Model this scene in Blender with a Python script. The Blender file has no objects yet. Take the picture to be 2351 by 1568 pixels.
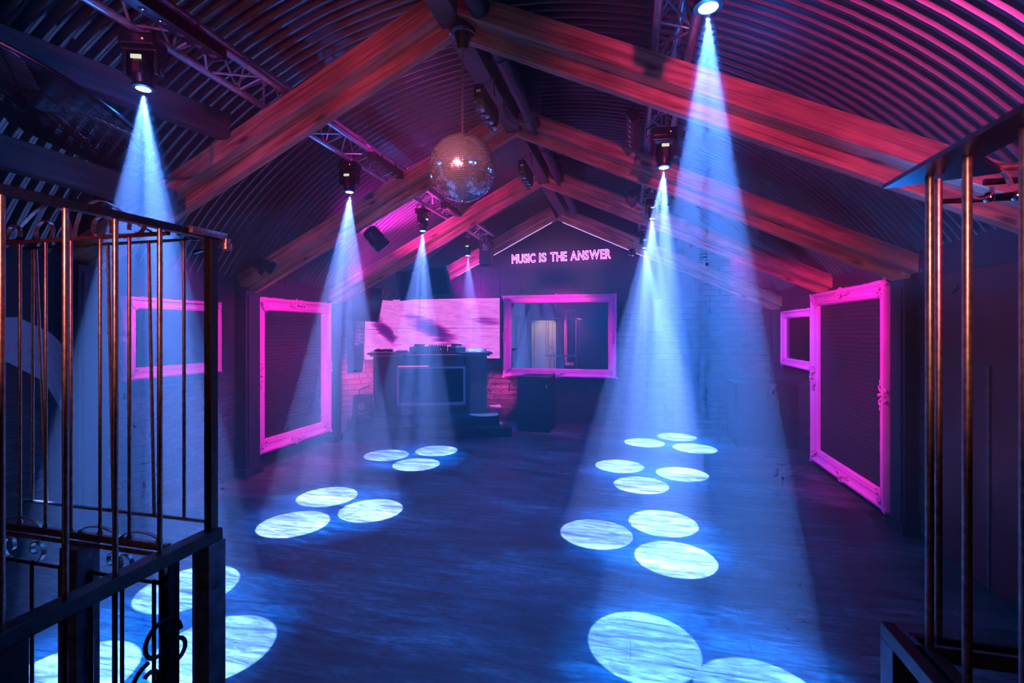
import bpy, bmesh, math, random
from mathutils import Vector, Matrix
random.seed(7)
PI = math.pi
sc = bpy.context.scene
COL = sc.collection

# ------------------------------------------------------------ camera
FPX, YAW, CX, CY, EYE = 1100.0, math.radians(13.9), 1175.5, 758.7, 1.7
cam_d = bpy.data.cameras.new('camera')
cam = bpy.data.objects.new('camera', cam_d)
COL.objects.link(cam)
cam.location = (0, 0, EYE)
cam.rotation_euler = (PI / 2, 0, YAW)
cam_d.sensor_width = 36
cam_d.lens = 36 * FPX / 2351
cam_d.shift_y = -(784 - CY) / 2351
cam_d.clip_start = 0.02
cam_d.dof.use_dof = True
cam_d.dof.focus_distance = 5.5
cam_d.dof.aperture_fstop = 4.5
sc.camera = cam

# ------------------------------------------------------------ world, exposure
w = bpy.data.worlds.new('world')
sc.world = w
w.use_nodes = True
w.node_tree.nodes['Background'].inputs[0].default_value = (0.002, 0.004, 0.02, 1)
w.node_tree.nodes['Background'].inputs[1].default_value = 0.0
sc.view_settings.view_transform = 'Standard'
sc.view_settings.look = 'None'
sc.view_settings.exposure = 0.0
sc.view_settings.gamma = 1.0
sc.view_settings.use_curve_mapping = False
sc.cycles.max_bounces = 4
sc.cycles.use_adaptive_sampling = True
sc.cycles.adaptive_threshold = 0.15
sc.cycles.adaptive_min_samples = 12
sc.cycles.diffuse_bounces = 2
sc.cycles.glossy_bounces = 3
sc.cycles.volume_bounces = 0
sc.cycles.transmission_bounces = 1
sc.cycles.sample_clamp_indirect = 3.0
sc.cycles.use_denoising = True
sc.cycles.caustics_reflective = False
sc.cycles.caustics_refractive = False


def U(x, y, X=None, Y=None, Z=None, D=None):
    """the point of the place seen at a pixel, on a given plane"""
    f = Vector((-math.sin(YAW), math.cos(YAW), 0)); r = Vector((math.cos(YAW), math.sin(YAW), 0))
    d = f + r * ((x - CX) / FPX) - Vector((0, 0, 1)) * ((y - CY) / FPX)
    t = D if D is not None else X / d[0] if X is not None else Y / d[1] if Y is not None else (Z - EYE) / d[2]
    return d * t + Vector((0, 0, EYE))


def light(name, kind, loc, target, color, power, size=0.05, angle=60, blend=0.3, spread=None, soft=None):
    d = bpy.data.lights.new(name, kind)
    d.color = color; d.energy = power
    if kind == 'SPOT':
        d.spot_size = math.radians(angle); d.spot_blend = blend; d.shadow_soft_size = size
    elif kind == 'AREA':
        d.size = size
        if spread: d.spread = math.radians(spread)
    else:
        d.shadow_soft_size = size
    o = bpy.data.objects.new(name, d)
    COL.objects.link(o)
    o.location = loc
    if target is not None:
        o.rotation_euler = (Vector(target) - Vector(loc)).to_track_quat('-Z', 'Y').to_euler()
    return o

MAG = (1.0, 0.02, 0.55)
BLUE = (0.0, 0.19, 1.0)
# washes from truss and ridge bars and rear lamps, plus added fixtureless fill
light('wash_left_frames', 'SPOT', (-3.0, 4.9, 2.45), (-4.4, 5.6, 1.15), MAG, 135, 0.08, 95, 0.6)  # left and right frame washes: added fill near the walls, no fixture
light('wash_left_low', 'SPOT', (-3.1, 5.9, 1.9), (-4.4, 5.4, 0.5), MAG, 75, 0.08, 80, 0.7)
light('wash_left_picture', 'SPOT', (-3.75, 3.3, 2.35), (-4.4, 3.95, 1.55), MAG, 45, 0.06, 80, 0.6)
light('wash_right_frames', 'SPOT', (0.9, 4.9, 2.4), (2.25, 5.9, 1.45), MAG, 190, 0.08, 84, 0.6)
light('wash_right_low', 'SPOT', (1.0, 5.2, 1.5), (2.25, 5.6, 0.6), MAG, 40, 0.08, 60, 0.7)
light('wash_right_small', 'SPOT', (1.3, 6.8, 2.2), (2.25, 7.4, 1.6), MAG, 50, 0.08, 70, 0.6)
light('wash_mirror', 'SPOT', (-1.1, 7.7, 2.6), (-1.3, 8.7, 1.35), MAG, 130, 0.08, 96, 0.7)  # added to brighten the mirror frame
light('wash_back_gable', 'SPOT', (-3.1, 7.8, 2.45), (-2.6, 8.7, 2.75), (0.9, 0.01, 0.9), 90, 0.06, 110, 0.9)  # added, stands in for the led wall's glow on the gable
light('wash_brick', 'SPOT', (-2.12, 7.98, 0.78), (-2.42, 8.72, 0.55), (1, 0.03, 0.30), 300, 0.08, 64, 1.0)  # both brick washes are added close fill that turns the bricks pink
light('wash_brick_left', 'SPOT', (-4.45, 7.85, 1.0), (-4.95, 8.1, 0.72), (1, 0.03, 0.36), 150, 0.05, 120, 0.9)
light('wash_roof_left_a', 'SPOT', (-3.5, 5.5, 2.3), (-3.0, 5.9, 3.7), (1, 0.02, 0.7), 560, 0.08, 90, 0.8)
light('wash_roof_left_b', 'SPOT', (-1.4, 3.9, 3.1), (-2.2, 4.1, 3.9), (0.9, 0.02, 0.75), 60, 0.08, 90, 0.8)
light('wash_roof_left_c', 'SPOT', (-2.9, 7.9, 2.3), (-3.0, 7.3, 3.6), MAG, 120, 0.08, 120, 0.8)
light('wash_red_right', 'SPOT', (0.9, -2.2, 1.8), (0.95, 2.95, 3.03), (1, 0.05, 0.36), 1050, 0.12, 34, 0.9)
light('wash_red_left', 'SPOT', (-1.2, -2.0, 1.9), (-2.25, 2.95, 3.05), (1, 0.03, 0.22), 420, 0.12, 34, 0.9)
light('wash_cage_left', 'SPOT', (-1.15, -0.35, 2.15), (-1.9, 1.4, 1.85), (1, 0.34, 0.28), 125, 0.08, 32, 0.8)
light('wash_cage_right', 'SPOT', (0.15, -0.35, 2.15), (0.95, 1.4, 1.85), (1, 0.40, 0.38), 140, 0.08, 30, 0.8)
light('ball_fill', 'SPOT', (-0.9, -1.2, 2.9), (-1.07, 2.98, 2.78), (1, 0.28, 0.42), 2600, 0.3, 9, 0.3)  # added fill that brightens the ball
light('wash_blue_roof_right', 'SPOT', (1.3, 2.9, 1.9), (1.9, 1.6, 3.2), BLUE, 130, 0.15, 120, 0.9)
light('wash_blue_a', 'AREA', (-1.0, 3.0, 2.3), (-1.0, 3.0, 0), BLUE, 60, 2.2, spread=150)  # blue areas are added soft fill for floor and haze, no fixture
light('wash_blue_b', 'AREA', (-1.0, 6.0, 2.5), (-1.0, 6.0, 0), BLUE, 60, 2.6, spread=150)
light('wash_blue_c', 'AREA', (1.2, 6.6, 2.1), (1.4, 8.0, 0.8), BLUE, 34, 1.0, spread=160)
light('wash_blue_d', 'SPOT', (-2.0, 0.4, 3.0), (-3.1, 1.8, 3.0), BLUE, 60, 0.1, 60, 0.9)  # added blue fill on the fan


# ------------------------------------------------------------ materials
def new_mat(name):
    m = bpy.data.materials.new(name)
    m.use_nodes = True
    return m, m.node_tree, m.node_tree.nodes['Principled BSDF']

def N(nt, t, **kw):
    n = nt.nodes.new(t)
    for k, v in kw.items(): setattr(n, k, v)
    return n

def ramp(nt, stops):
    r = N(nt, 'ShaderNodeValToRGB')
    e = r.color_ramp.elements
    while len(e) < len(stops): e.new(0.5)
    for i, (p, c) in enumerate(stops):
        e[i].position = p; e[i].color = (*c, 1) if len(c) == 3 else c
    return r

def plain(name, col, rough=0.5, metal=0.0, noise=0.25, scale=18, bump=0.06, spec=0.5):
    """a painted or metal surface with slight mottling"""
    m, nt, b = new_mat(name)
    tc = N(nt, 'ShaderNodeTexCoord'); nz = N(nt, 'ShaderNodeTexNoise')
    nz.inputs['Scale'].default_value = scale; nz.inputs['Detail'].default_value = 5
    nt.links.new(tc.outputs['Object'], nz.inputs['Vector'])
    r = ramp(nt, [(0.3, tuple(c * (1 - noise) for c in col)), (0.7, tuple(min(1, c * (1 + noise)) for c in col))])
    nt.links.new(nz.outputs['Fac'], r.inputs['Fac']); nt.links.new(r.outputs['Color'], b.inputs['Base Color'])
    b.inputs['Roughness'].default_value = rough; b.inputs['Metallic'].default_value = metal
    b.inputs['Specular IOR Level'].default_value = spec
    if bump:
        bp = N(nt, 'ShaderNodeBump'); bp.inputs['Strength'].default_value = bump
        nt.links.new(nz.outputs['Fac'], bp.inputs['Height']); nt.links.new(bp.outputs['Normal'], b.inputs['Normal'])
    return m

def glow(name, col, strength):
    m, nt, b = new_mat(name)
    b.inputs['Base Color'].default_value = (0, 0, 0, 1)
    b.inputs['Emission Color'].default_value = (*col, 1)
    b.inputs['Emission Strength'].default_value = strength
    return m

def brick(name, ax, col1, col2, mortar, scale=1.0, rough=0.75, bumps=0.8):
    """ax: which object axis runs along the wall"""
    m, nt, b = new_mat(name)
    tc = N(nt, 'ShaderNodeTexCoord'); sp = N(nt, 'ShaderNodeSeparateXYZ'); cb = N(nt, 'ShaderNodeCombineXYZ')
    nz = N(nt, 'ShaderNodeTexNoise'); nz.inputs['Scale'].default_value = 9
    nt.links.new(tc.outputs['Object'], nz.inputs['Vector'])
    ad = N(nt, 'ShaderNodeVectorMath', operation='MULTIPLY_ADD')
    nt.links.new(nz.outputs['Color'], ad.inputs[0]); ad.inputs[1].default_value = (0.022,) * 3
    nt.links.new(tc.outputs['Object'], ad.inputs[2])
    nt.links.new(ad.outputs[0], sp.inputs[0])
    nt.links.new(sp.outputs[ax], cb.inputs[0]); nt.links.new(sp.outputs[2], cb.inputs[1])
    br = N(nt, 'ShaderNodeTexBrick')
    br.inputs['Scale'].default_value = scale
    br.inputs['Brick Width'].default_value = 0.235; br.inputs['Row Height'].default_value = 0.08
    br.inputs['Mortar Size'].default_value = 0.008; br.inputs['Mortar Smooth'].default_value = 0.6
    br.inputs['Bias'].default_value = -0.35
    br.inputs['Color1'].default_value = (*col1, 1); br.inputs['Color2'].default_value = (*col2, 1); br.inputs['Mortar'].default_value = (*mortar, 1)
    nt.links.new(cb.outputs[0], br.inputs['Vector'])
    n2 = N(nt, 'ShaderNodeTexNoise'); n2.inputs['Scale'].default_value = 30; n2.inputs['Detail'].default_value = 6
    nt.links.new(tc.outputs['Object'], n2.inputs['Vector'])
    mx = N(nt, 'ShaderNodeMix', data_type='RGBA', blend_type='MULTIPLY'); mx.inputs[0].default_value = 0.7
    r = ramp(nt, [(0.3, (0.35,) * 3), (0.65, (1,) * 3)])
    nt.links.new(n2.outputs['Fac'], r.inputs['Fac'])
    nt.links.new(br.outputs['Color'], mx.inputs[6]); nt.links.new(r.outputs['Color'], mx.inputs[7])
    nt.links.new(mx.outputs[2], b.inputs['Base Color'])
    ma = N(nt, 'ShaderNodeMath', operation='MULTIPLY_ADD'); ma.inputs[1].default_value = -1.0
    n2m = N(nt, 'ShaderNodeMath', operation='MULTIPLY'); n2m.inputs[1].default_value = 0.35
    nt.links.new(n2.outputs['Fac'], n2m.inputs[0]); nt.links.new(br.outputs['Fac'], ma.inputs[0]); nt.links.new(n2m.outputs[0], ma.inputs[2])
    bp = N(nt, 'ShaderNodeBump'); bp.inputs['Strength'].default_value = bumps; bp.inputs['Distance'].default_value = 0.012
    nt.links.new(ma.outputs[0], bp.inputs['Height']); nt.links.new(bp.outputs['Normal'], b.inputs['Normal'])
    b.inputs['Roughness'].default_value = rough
    return m

def timber(name, light_c, dark_c, knots=True, sc_=(1.2, 26, 26), rough=0.6):
    m, nt, b = new_mat(name)
    tc = N(nt, 'ShaderNodeTexCoord'); mp = N(nt, 'ShaderNodeMapping'); mp.inputs['Scale'].default_value = sc_
    nz = N(nt, 'ShaderNodeTexNoise'); nz.inputs['Scale'].default_value = 1.5; nz.inputs['Detail'].default_value = 6; nz.inputs['Distortion'].default_value = 0.6
    nt.links.new(tc.outputs['Object'], mp.inputs['Vector']); nt.links.new(mp.outputs[0], nz.inputs['Vector'])
    r = ramp(nt, [(0.3, dark_c), (0.62, light_c)])
    nt.links.new(nz.outputs['Fac'], r.inputs['Fac'])
    out = r.outputs['Color']
    n3 = N(nt, 'ShaderNodeTexNoise'); n3.inputs['Scale'].default_value = 2.2; n3.inputs['Detail'].default_value = 3
    nt.links.new(tc.outputs['Object'], n3.inputs['Vector'])
    r3 = ramp(nt, [(0.35, (0.45, 0.42, 0.4)), (0.6, (1, 1, 1))])
    nt.links.new(n3.outputs['Fac'], r3.inputs['Fac'])
    m3 = N(nt, 'ShaderNodeMix', data_type='RGBA', blend_type='MULTIPLY'); m3.inputs[0].default_value = 0.8
    nt.links.new(out, m3.inputs[6]); nt.links.new(r3.outputs['Color'], m3.inputs[7]); out = m3.outputs[2]
    if knots:
        mp2 = N(nt, 'ShaderNodeMapping'); mp2.inputs['Scale'].default_value = (2.1, 6.0, 6.0)
        vo = N(nt, 'ShaderNodeTexVoronoi'); vo.inputs['Scale'].default_value = 1.0
        nt.links.new(tc.outputs['Object'], mp2.inputs['Vector']); nt.links.new(mp2.outputs[0], vo.inputs['Vector'])
        rk = ramp(nt, [(0.05, (0.12, 0.08, 0.06)), (0.16, (1, 1, 1))])
        nt.links.new(vo.outputs['Distance'], rk.inputs['Fac'])
        mk = N(nt, 'ShaderNodeMix', data_type='RGBA', blend_type='MULTIPLY'); mk.inputs[0].default_value = 0.9
        nt.links.new(out, mk.inputs[6]); nt.links.new(rk.outputs['Color'], mk.inputs[7]); out = mk.outputs[2]
    nt.links.new(out, b.inputs['Base Color'])
    bp = N(nt, 'ShaderNodeBump'); bp.inputs['Strength'].default_value = 0.25; bp.inputs['Distance'].default_value = 0.01
    nt.links.new(nz.outputs['Fac'], bp.inputs['Height']); nt.links.new(bp.outputs['Normal'], b.inputs['Normal'])
    b.inputs['Roughness'].default_value = rough
    return m

def floor_mat():
    m, nt, b = new_mat('weathered_boards')
    tc = N(nt, 'ShaderNodeTexCoord')
    br = N(nt, 'ShaderNodeTexBrick')       # boards run across the room
    br.inputs['Scale'].default_value = 1; br.inputs['Brick Width'].default_value = 1.25; br.inputs['Row Height'].default_value = 0.17
    br.inputs['Mortar Size'].default_value = 0.0025; br.inputs['Bias'].default_value = 0
    br.inputs['Color1'].default_value = (0.55, 0.55, 0.55, 1); br.inputs['Color2'].default_value = (1, 1, 1, 1); br.inputs['Mortar'].default_value = (0.1, 0.1, 0.1, 1)
    nt.links.new(tc.outputs['Object'], br.inputs['Vector'])
    mp = N(nt, 'ShaderNodeMapping'); mp.inputs['Scale'].default_value = (1.6, 9, 1)
    n1 = N(nt, 'ShaderNodeTexNoise'); n1.inputs['Scale'].default_value = 1.6; n1.inputs['Detail'].default_value = 10; n1.inputs['Roughness'].default_value = 0.72; n1.inputs['Distortion'].default_value = 0.8
    nt.links.new(tc.outputs['Object'], mp.inputs['Vector']); nt.links.new(mp.outputs[0], n1.inputs['Vector'])
    r1 = ramp(nt, [(0.36, (0.035, 0.037, 0.044)), (0.5, (0.13, 0.135, 0.145)), (0.66, (0.32, 0.32, 0.33))])
    nt.links.new(n1.outputs['Fac'], r1.inputs['Fac'])
    n2 = N(nt, 'ShaderNodeTexNoise'); n2.inputs['Scale'].default_value = 1.3; n2.inputs['Detail'].default_value = 6
    mp2 = N(nt, 'ShaderNodeMapping'); mp2.inputs['Scale'].default_value = (0.55, 1.6, 1)
    nt.links.new(tc.outputs['Object'], mp2.inputs['Vector']); nt.links.new(mp2.outputs[0], n2.inputs['Vector'])
    r2 = ramp(nt, [(0.36, (0.42,) * 3), (0.62, (1.1,) * 3)])
    nt.links.new(n2.outputs['Fac'], r2.inputs['Fac'])
    a = N(nt, 'ShaderNodeMix', data_type='RGBA', blend_type='MULTIPLY'); a.inputs[0].default_value = 1
    c = N(nt, 'ShaderNodeMix', data_type='RGBA', blend_type='MULTIPLY'); c.inputs[0].default_value = 0.8
    nt.links.new(r1.outputs['Color'], a.inputs[6]); nt.links.new(r2.outputs['Color'], a.inputs[7])
    nt.links.new(a.outputs[2], c.inputs[6]); nt.links.new(br.outputs['Color'], c.inputs[7])
    nt.links.new(c.outputs[2], b.inputs['Base Color'])
    n4 = N(nt, 'ShaderNodeTexNoise'); n4.inputs['Scale'].default_value = 26; n4.inputs['Detail'].default_value = 8; n4.inputs['Roughness'].default_value = 0.8
    mp4 = N(nt, 'ShaderNodeMapping'); mp4.inputs['Scale'].default_value = (0.45, 1.5, 1)
    nt.links.new(tc.outputs['Object'], mp4.inputs['Vector']); nt.links.new(mp4.outputs[0], n4.inputs['Vector'])
    r4 = ramp(nt, [(0.40, (0.42,) * 3), (0.56, (1.05,) * 3)]); nt.links.new(n4.outputs['Fac'], r4.inputs['Fac'])
    c4 = N(nt, 'ShaderNodeMix', data_type='RGBA', blend_type='MULTIPLY'); c4.inputs[0].default_value = 0.85
    nt.links.new(c.outputs[2], c4.inputs[6]); nt.links.new(r4.outputs['Color'], c4.inputs[7]); nt.links.new(c4.outputs[2], b.inputs['Base Color'])
    rr = ramp(nt, [(0.3, (0.32,) * 3), (0.7, (0.6,) * 3)])
    nt.links.new(n1.outputs['Fac'], rr.inputs['Fac']); nt.links.new(rr.outputs['Color'], b.inputs['Roughness'])
    bp = N(nt, 'ShaderNodeBump'); bp.inputs['Strength'].default_value = 0.5; bp.inputs['Distance'].default_value = 0.006
    nt.links.new(n1.outputs['Fac'], bp.inputs['Height']); nt.links.new(bp.outputs['Normal'], b.inputs['Normal'])
    return m

def pink_mat(name='pink_gesso', col=(1.0, 0.16, 0.70)):
    m, nt, b = new_mat(name)
    tc = N(nt, 'ShaderNodeTexCoord'); nz = N(nt, 'ShaderNodeTexNoise'); nz.inputs['Scale'].default_value = 7; nz.inputs['Detail'].default_value = 8; nz.inputs['Roughness'].default_value = 0.75
    nt.links.new(tc.outputs['Object'], nz.inputs['Vector'])
    r = ramp(nt, [(0.26, (0.25, 0.03, 0.12)), (0.33, col), (0.8, (1.0, 0.3, 0.8))])
    nt.links.new(nz.outputs['Fac'], r.inputs['Fac']); nt.links.new(r.outputs['Color'], b.inputs['Base Color'])
    bp = N(nt, 'ShaderNodeBump'); bp.inputs['Strength'].default_value = 0.3; bp.inputs['Distance'].default_value = 0.006
    nt.links.new(nz.outputs['Fac'], bp.inputs['Height']); nt.links.new(bp.outputs['Normal'], b.inputs['Normal'])
    b.inputs['Roughness'].default_value = 0.55
    return m

def screen_mat(blobs):
    """the picture on the LED wall: pink with smeared dark streaks"""
    m, nt, b = new_mat('led_picture')
    tc = N(nt, 'ShaderNodeTexCoord'); sp = N(nt, 'ShaderNodeSeparateXYZ')
    nt.links.new(tc.outputs['Object'], sp.inputs[0])          # x along the wall 0..2.6, z up 0..1.1
    mp = N(nt, 'ShaderNodeMapping'); mp.inputs['Rotation'].default_value = (0, math.radians(14), 0); mp.inputs['Scale'].default_value = (1.3, 1, 13)
    n1 = N(nt, 'ShaderNodeTexNoise'); n1.inputs['Scale'].default_value = 1.6; n1.inputs['Detail'].default_value = 7
    nt.links.new(tc.outputs['Object'], mp.inputs['Vector']); nt.links.new(mp.outputs[0], n1.inputs['Vector'])
    total = None
    for (x, z, rx, rz, rot) in blobs:
        s = N(nt, 'ShaderNodeVectorMath', operation='SUBTRACT'); s.inputs[1].default_value = (x, 0, z)
        nt.links.new(tc.outputs['Object'], s.inputs[0])
        q = N(nt, 'ShaderNodeMapping', vector_type='POINT'); q.inputs['Rotation'].default_value = (0, math.radians(-rot), 0)
        q2 = N(nt, 'ShaderNodeMapping'); q2.inputs['Scale'].default_value = (1 / rx, 0, 1 / rz)
        nt.links.new(s.outputs[0], q.inputs['Vector']); nt.links.new(q.outputs[0], q2.inputs['Vector'])
        ln = N(nt, 'ShaderNodeVectorMath', operation='LENGTH'); nt.links.new(q2.outputs[0], ln.inputs[0])
        mr = N(nt, 'ShaderNodeMapRange'); mr.inputs['From Min'].default_value = 1.1; mr.inputs['From Max'].default_value = 0.1
        mr.inputs['To Max'].default_value = 1.0 if x < 1.5 else 0.5
        nt.links.new(ln.outputs['Value'], mr.inputs['Value'])
        if total is None: total = mr.outputs[0]
        else:
            ad = N(nt, 'ShaderNodeMath', operation='ADD'); nt.links.new(total, ad.inputs[0]); nt.links.new(mr.outputs[0], ad.inputs[1]); total = ad.outputs[0]
    # streaks eat into the blobs
    m1 = N(nt, 'ShaderNodeMath', operation='MULTIPLY_ADD'); m1.inputs[1].default_value = 1.7
    k = N(nt, 'ShaderNodeMath', operation='MULTIPLY_ADD'); k.inputs[1].default_value = -2.6; k.inputs[2].default_value = 1.05
    nt.links.new(n1.outputs['Fac'], k.inputs[0]); nt.links.new(total, m1.inputs[0]); nt.links.new(k.outputs[0], m1.inputs[2])
    r = ramp(nt, [(0.0, (1.0, 0.24, 0.86)), (0.22, (0.95, 0.14, 0.72)), (0.5, (0.50, 0.03, 0.46)), (1.0, (0.12, 0.0, 0.20))])
    nt.links.new(m1.outputs[0], r.inputs['Fac'])
    n2 = N(nt, 'ShaderNodeTexNoise'); n2.inputs['Scale'].default_value = 2.6; n2.inputs['Detail'].default_value = 9; n2.inputs['Roughness'].default_value = 0.85
    nt.links.new(mp.outputs[0], n2.inputs['Vector'])
    r2 = ramp(nt, [(0.36, (0.55, 0.32, 0.66)), (0.56, (1.1, 1.15, 1.15)), (0.72, (1.4, 2.6, 1.5))])
    nt.links.new(n2.outputs['Fac'], r2.inputs['Fac'])
    mx = N(nt, 'ShaderNodeMix', data_type='RGBA', blend_type='MULTIPLY'); mx.inputs[0].default_value = 1
    nt.links.new(r.outputs['Color'], mx.inputs[6]); nt.links.new(r2.outputs['Color'], mx.inputs[7])
    # pixel grid
    gr = N(nt, 'ShaderNodeTexBrick'); gr.offset = 0; gr.inputs['Scale'].default_value = 1
    gr.inputs['Brick Width'].default_value = 0.02; gr.inputs['Row Height'].default_value = 0.02; gr.inputs['Mortar Size'].default_value = 0.0028
    gr.inputs['Color1'].default_value = gr.inputs['Color2'].default_value = (1, 1, 1, 1); gr.inputs['Mortar'].default_value = (0.8, 0.5, 0.85, 1)
    cb = N(nt, 'ShaderNodeCombineXYZ'); nt.links.new(sp.outputs[0], cb.inputs[0]); nt.links.new(sp.outputs[2], cb.inputs[1]); nt.links.new(cb.outputs[0], gr.inputs['Vector'])
    m4 = N(nt, 'ShaderNodeMix', data_type='RGBA', blend_type='MULTIPLY'); m4.inputs[0].default_value = 0.8
    nt.links.new(mx.outputs[2], m4.inputs[6]); nt.links.new(gr.outputs['Color'], m4.inputs[7])
    nt.links.new(m4.outputs[2], b.inputs['Emission Color']); b.inputs['Emission Strength'].default_value = 1.05
    b.inputs['Base Color'].default_value = (0.01, 0.01, 0.01, 1); b.inputs['Roughness'].default_value = 0.4
    return m

NAVY = plain('navy_wall_paint', (0.010, 0.014, 0.032), 0.6, 0, 0.3, 4, 0.05)
BLACK = plain('matt_black_paint', (0.012, 0.012, 0.014), 0.5, 0, 0.2, 20, 0.03)
BOARD = plain('black_boards', (0.014, 0.013, 0.02), 0.55, 0, 0.3, 8, 0.05)
PLAST = plain('black_plastic', (0.012, 0.012, 0.013), 0.35, 0, 0.15, 60, 0.02)
GLOSS = plain('glossy_black_glass', (0.006, 0.006, 0.008), 0.08, 0, 0.1, 5, 0)
SHEET = plain('black_corrugated_steel', (0.009, 0.009, 0.013), 0.28, 0.0, 0.5, 14, 0.05, 1.0)
ALU = plain('brushed_aluminium', (0.62, 0.60, 0.60), 0.36, 0.75, 0.18, 40, 0.05)
IRON = plain('copper_brown_iron', (0.36, 0.24, 0.20), 0.32, 0.85, 0.35, 60, 0.15)
IRONB = plain('black_iron', (0.02, 0.018, 0.02), 0.35, 0.5, 0.4, 50, 0.2)
BLUEST = plain('worn_grey_steel', (0.10, 0.11, 0.13), 0.4, 0.5, 0.4, 20, 0.1)
CHROME = plain('polished_steel', (0.8, 0.8, 0.8), 0.12, 1.0, 0.05, 30, 0)
GREYP = plain('grey_bezel', (0.22, 0.20, 0.24), 0.4, 0.2, 0.1, 30, 0)
PINK = pink_mat()
WOOD = timber('pine_glulam', (0.66, 0.34, 0.19), (0.19, 0.075, 0.045))
WOOD_D = timber('dark_stained_timber', (0.10, 0.07, 0.07), (0.04, 0.03, 0.03), False)
FLOOR = floor_mat()
BRX = brick('brick_across', 0, (0.10, 0.07, 0.09), (0.028, 0.026, 0.042), (0.02, 0.02, 0.03), 0.8)
BRY = brick('brick_along', 1, (0.05, 0.042, 0.06), (0.014, 0.014, 0.024), (0.036, 0.034, 0.05), 1.4)
BRP = brick('brick_in_frame', 0, (0.026, 0.028, 0.05), (0.012, 0.014, 0.03), (0.004, 0.004, 0.007), 1.75, 0.6)
MIRROR, _nt, _b = new_mat('mirror_glass')
_b.inputs['Metallic'].default_value = 1; _b.inputs['Roughness'].default_value = 0.01; _b.inputs['Base Color'].default_value = (0.9, 0.9, 0.92, 1)
TILE = plain('mirror_tiles', (0.93, 0.9, 0.9), 0.13, 0.88, 0.03, 60, 0)
LENS = glow('lit_lens', (0.35, 0.7, 1.0), 6)
GLASS_LENS = plain('clear_lens', (0.5, 0.5, 0.55), 0.1, 0.9, 0.1, 50, 0)
DISP = glow('lit_display', (0.8, 0.85, 0.6), 0.9)
REDDOT = glow('red_indicator', (1, 0.08, 0.05), 4)
NEON = glow('neon_tube', (0.9, 0.10, 1.0), 14)
LEDS = glow('led_strip_light', (0.55, 0.35, 1.0), 1.6)
MAROON = plain('maroon_board', (0.08, 0.010, 0.016), 0.5, 0, 0.4, 3, 0.05)
WHITE = plain('white_paper', (0.7, 0.7, 0.72), 0.7, 0, 0.1, 40, 0)
CREAM = plain('cream_door_paint', (0.62, 0.55, 0.42), 0.5, 0, 0.1, 6, 0.02)
LEDM = screen_mat(((-0.2, 0.5, 0.52, 0.17, 40), (0.78, 0.55, 0.66, 0.20, 26), (1.85, 0.70, 0.40, 0.14, 8)))
LEDS2 = screen_mat(((0.46, 0.5, 0.50, 0.17, 40),))
PINKLIT = glow('lit_pink_panel', (1.0, 0.25, 0.8), 0.5)


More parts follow.
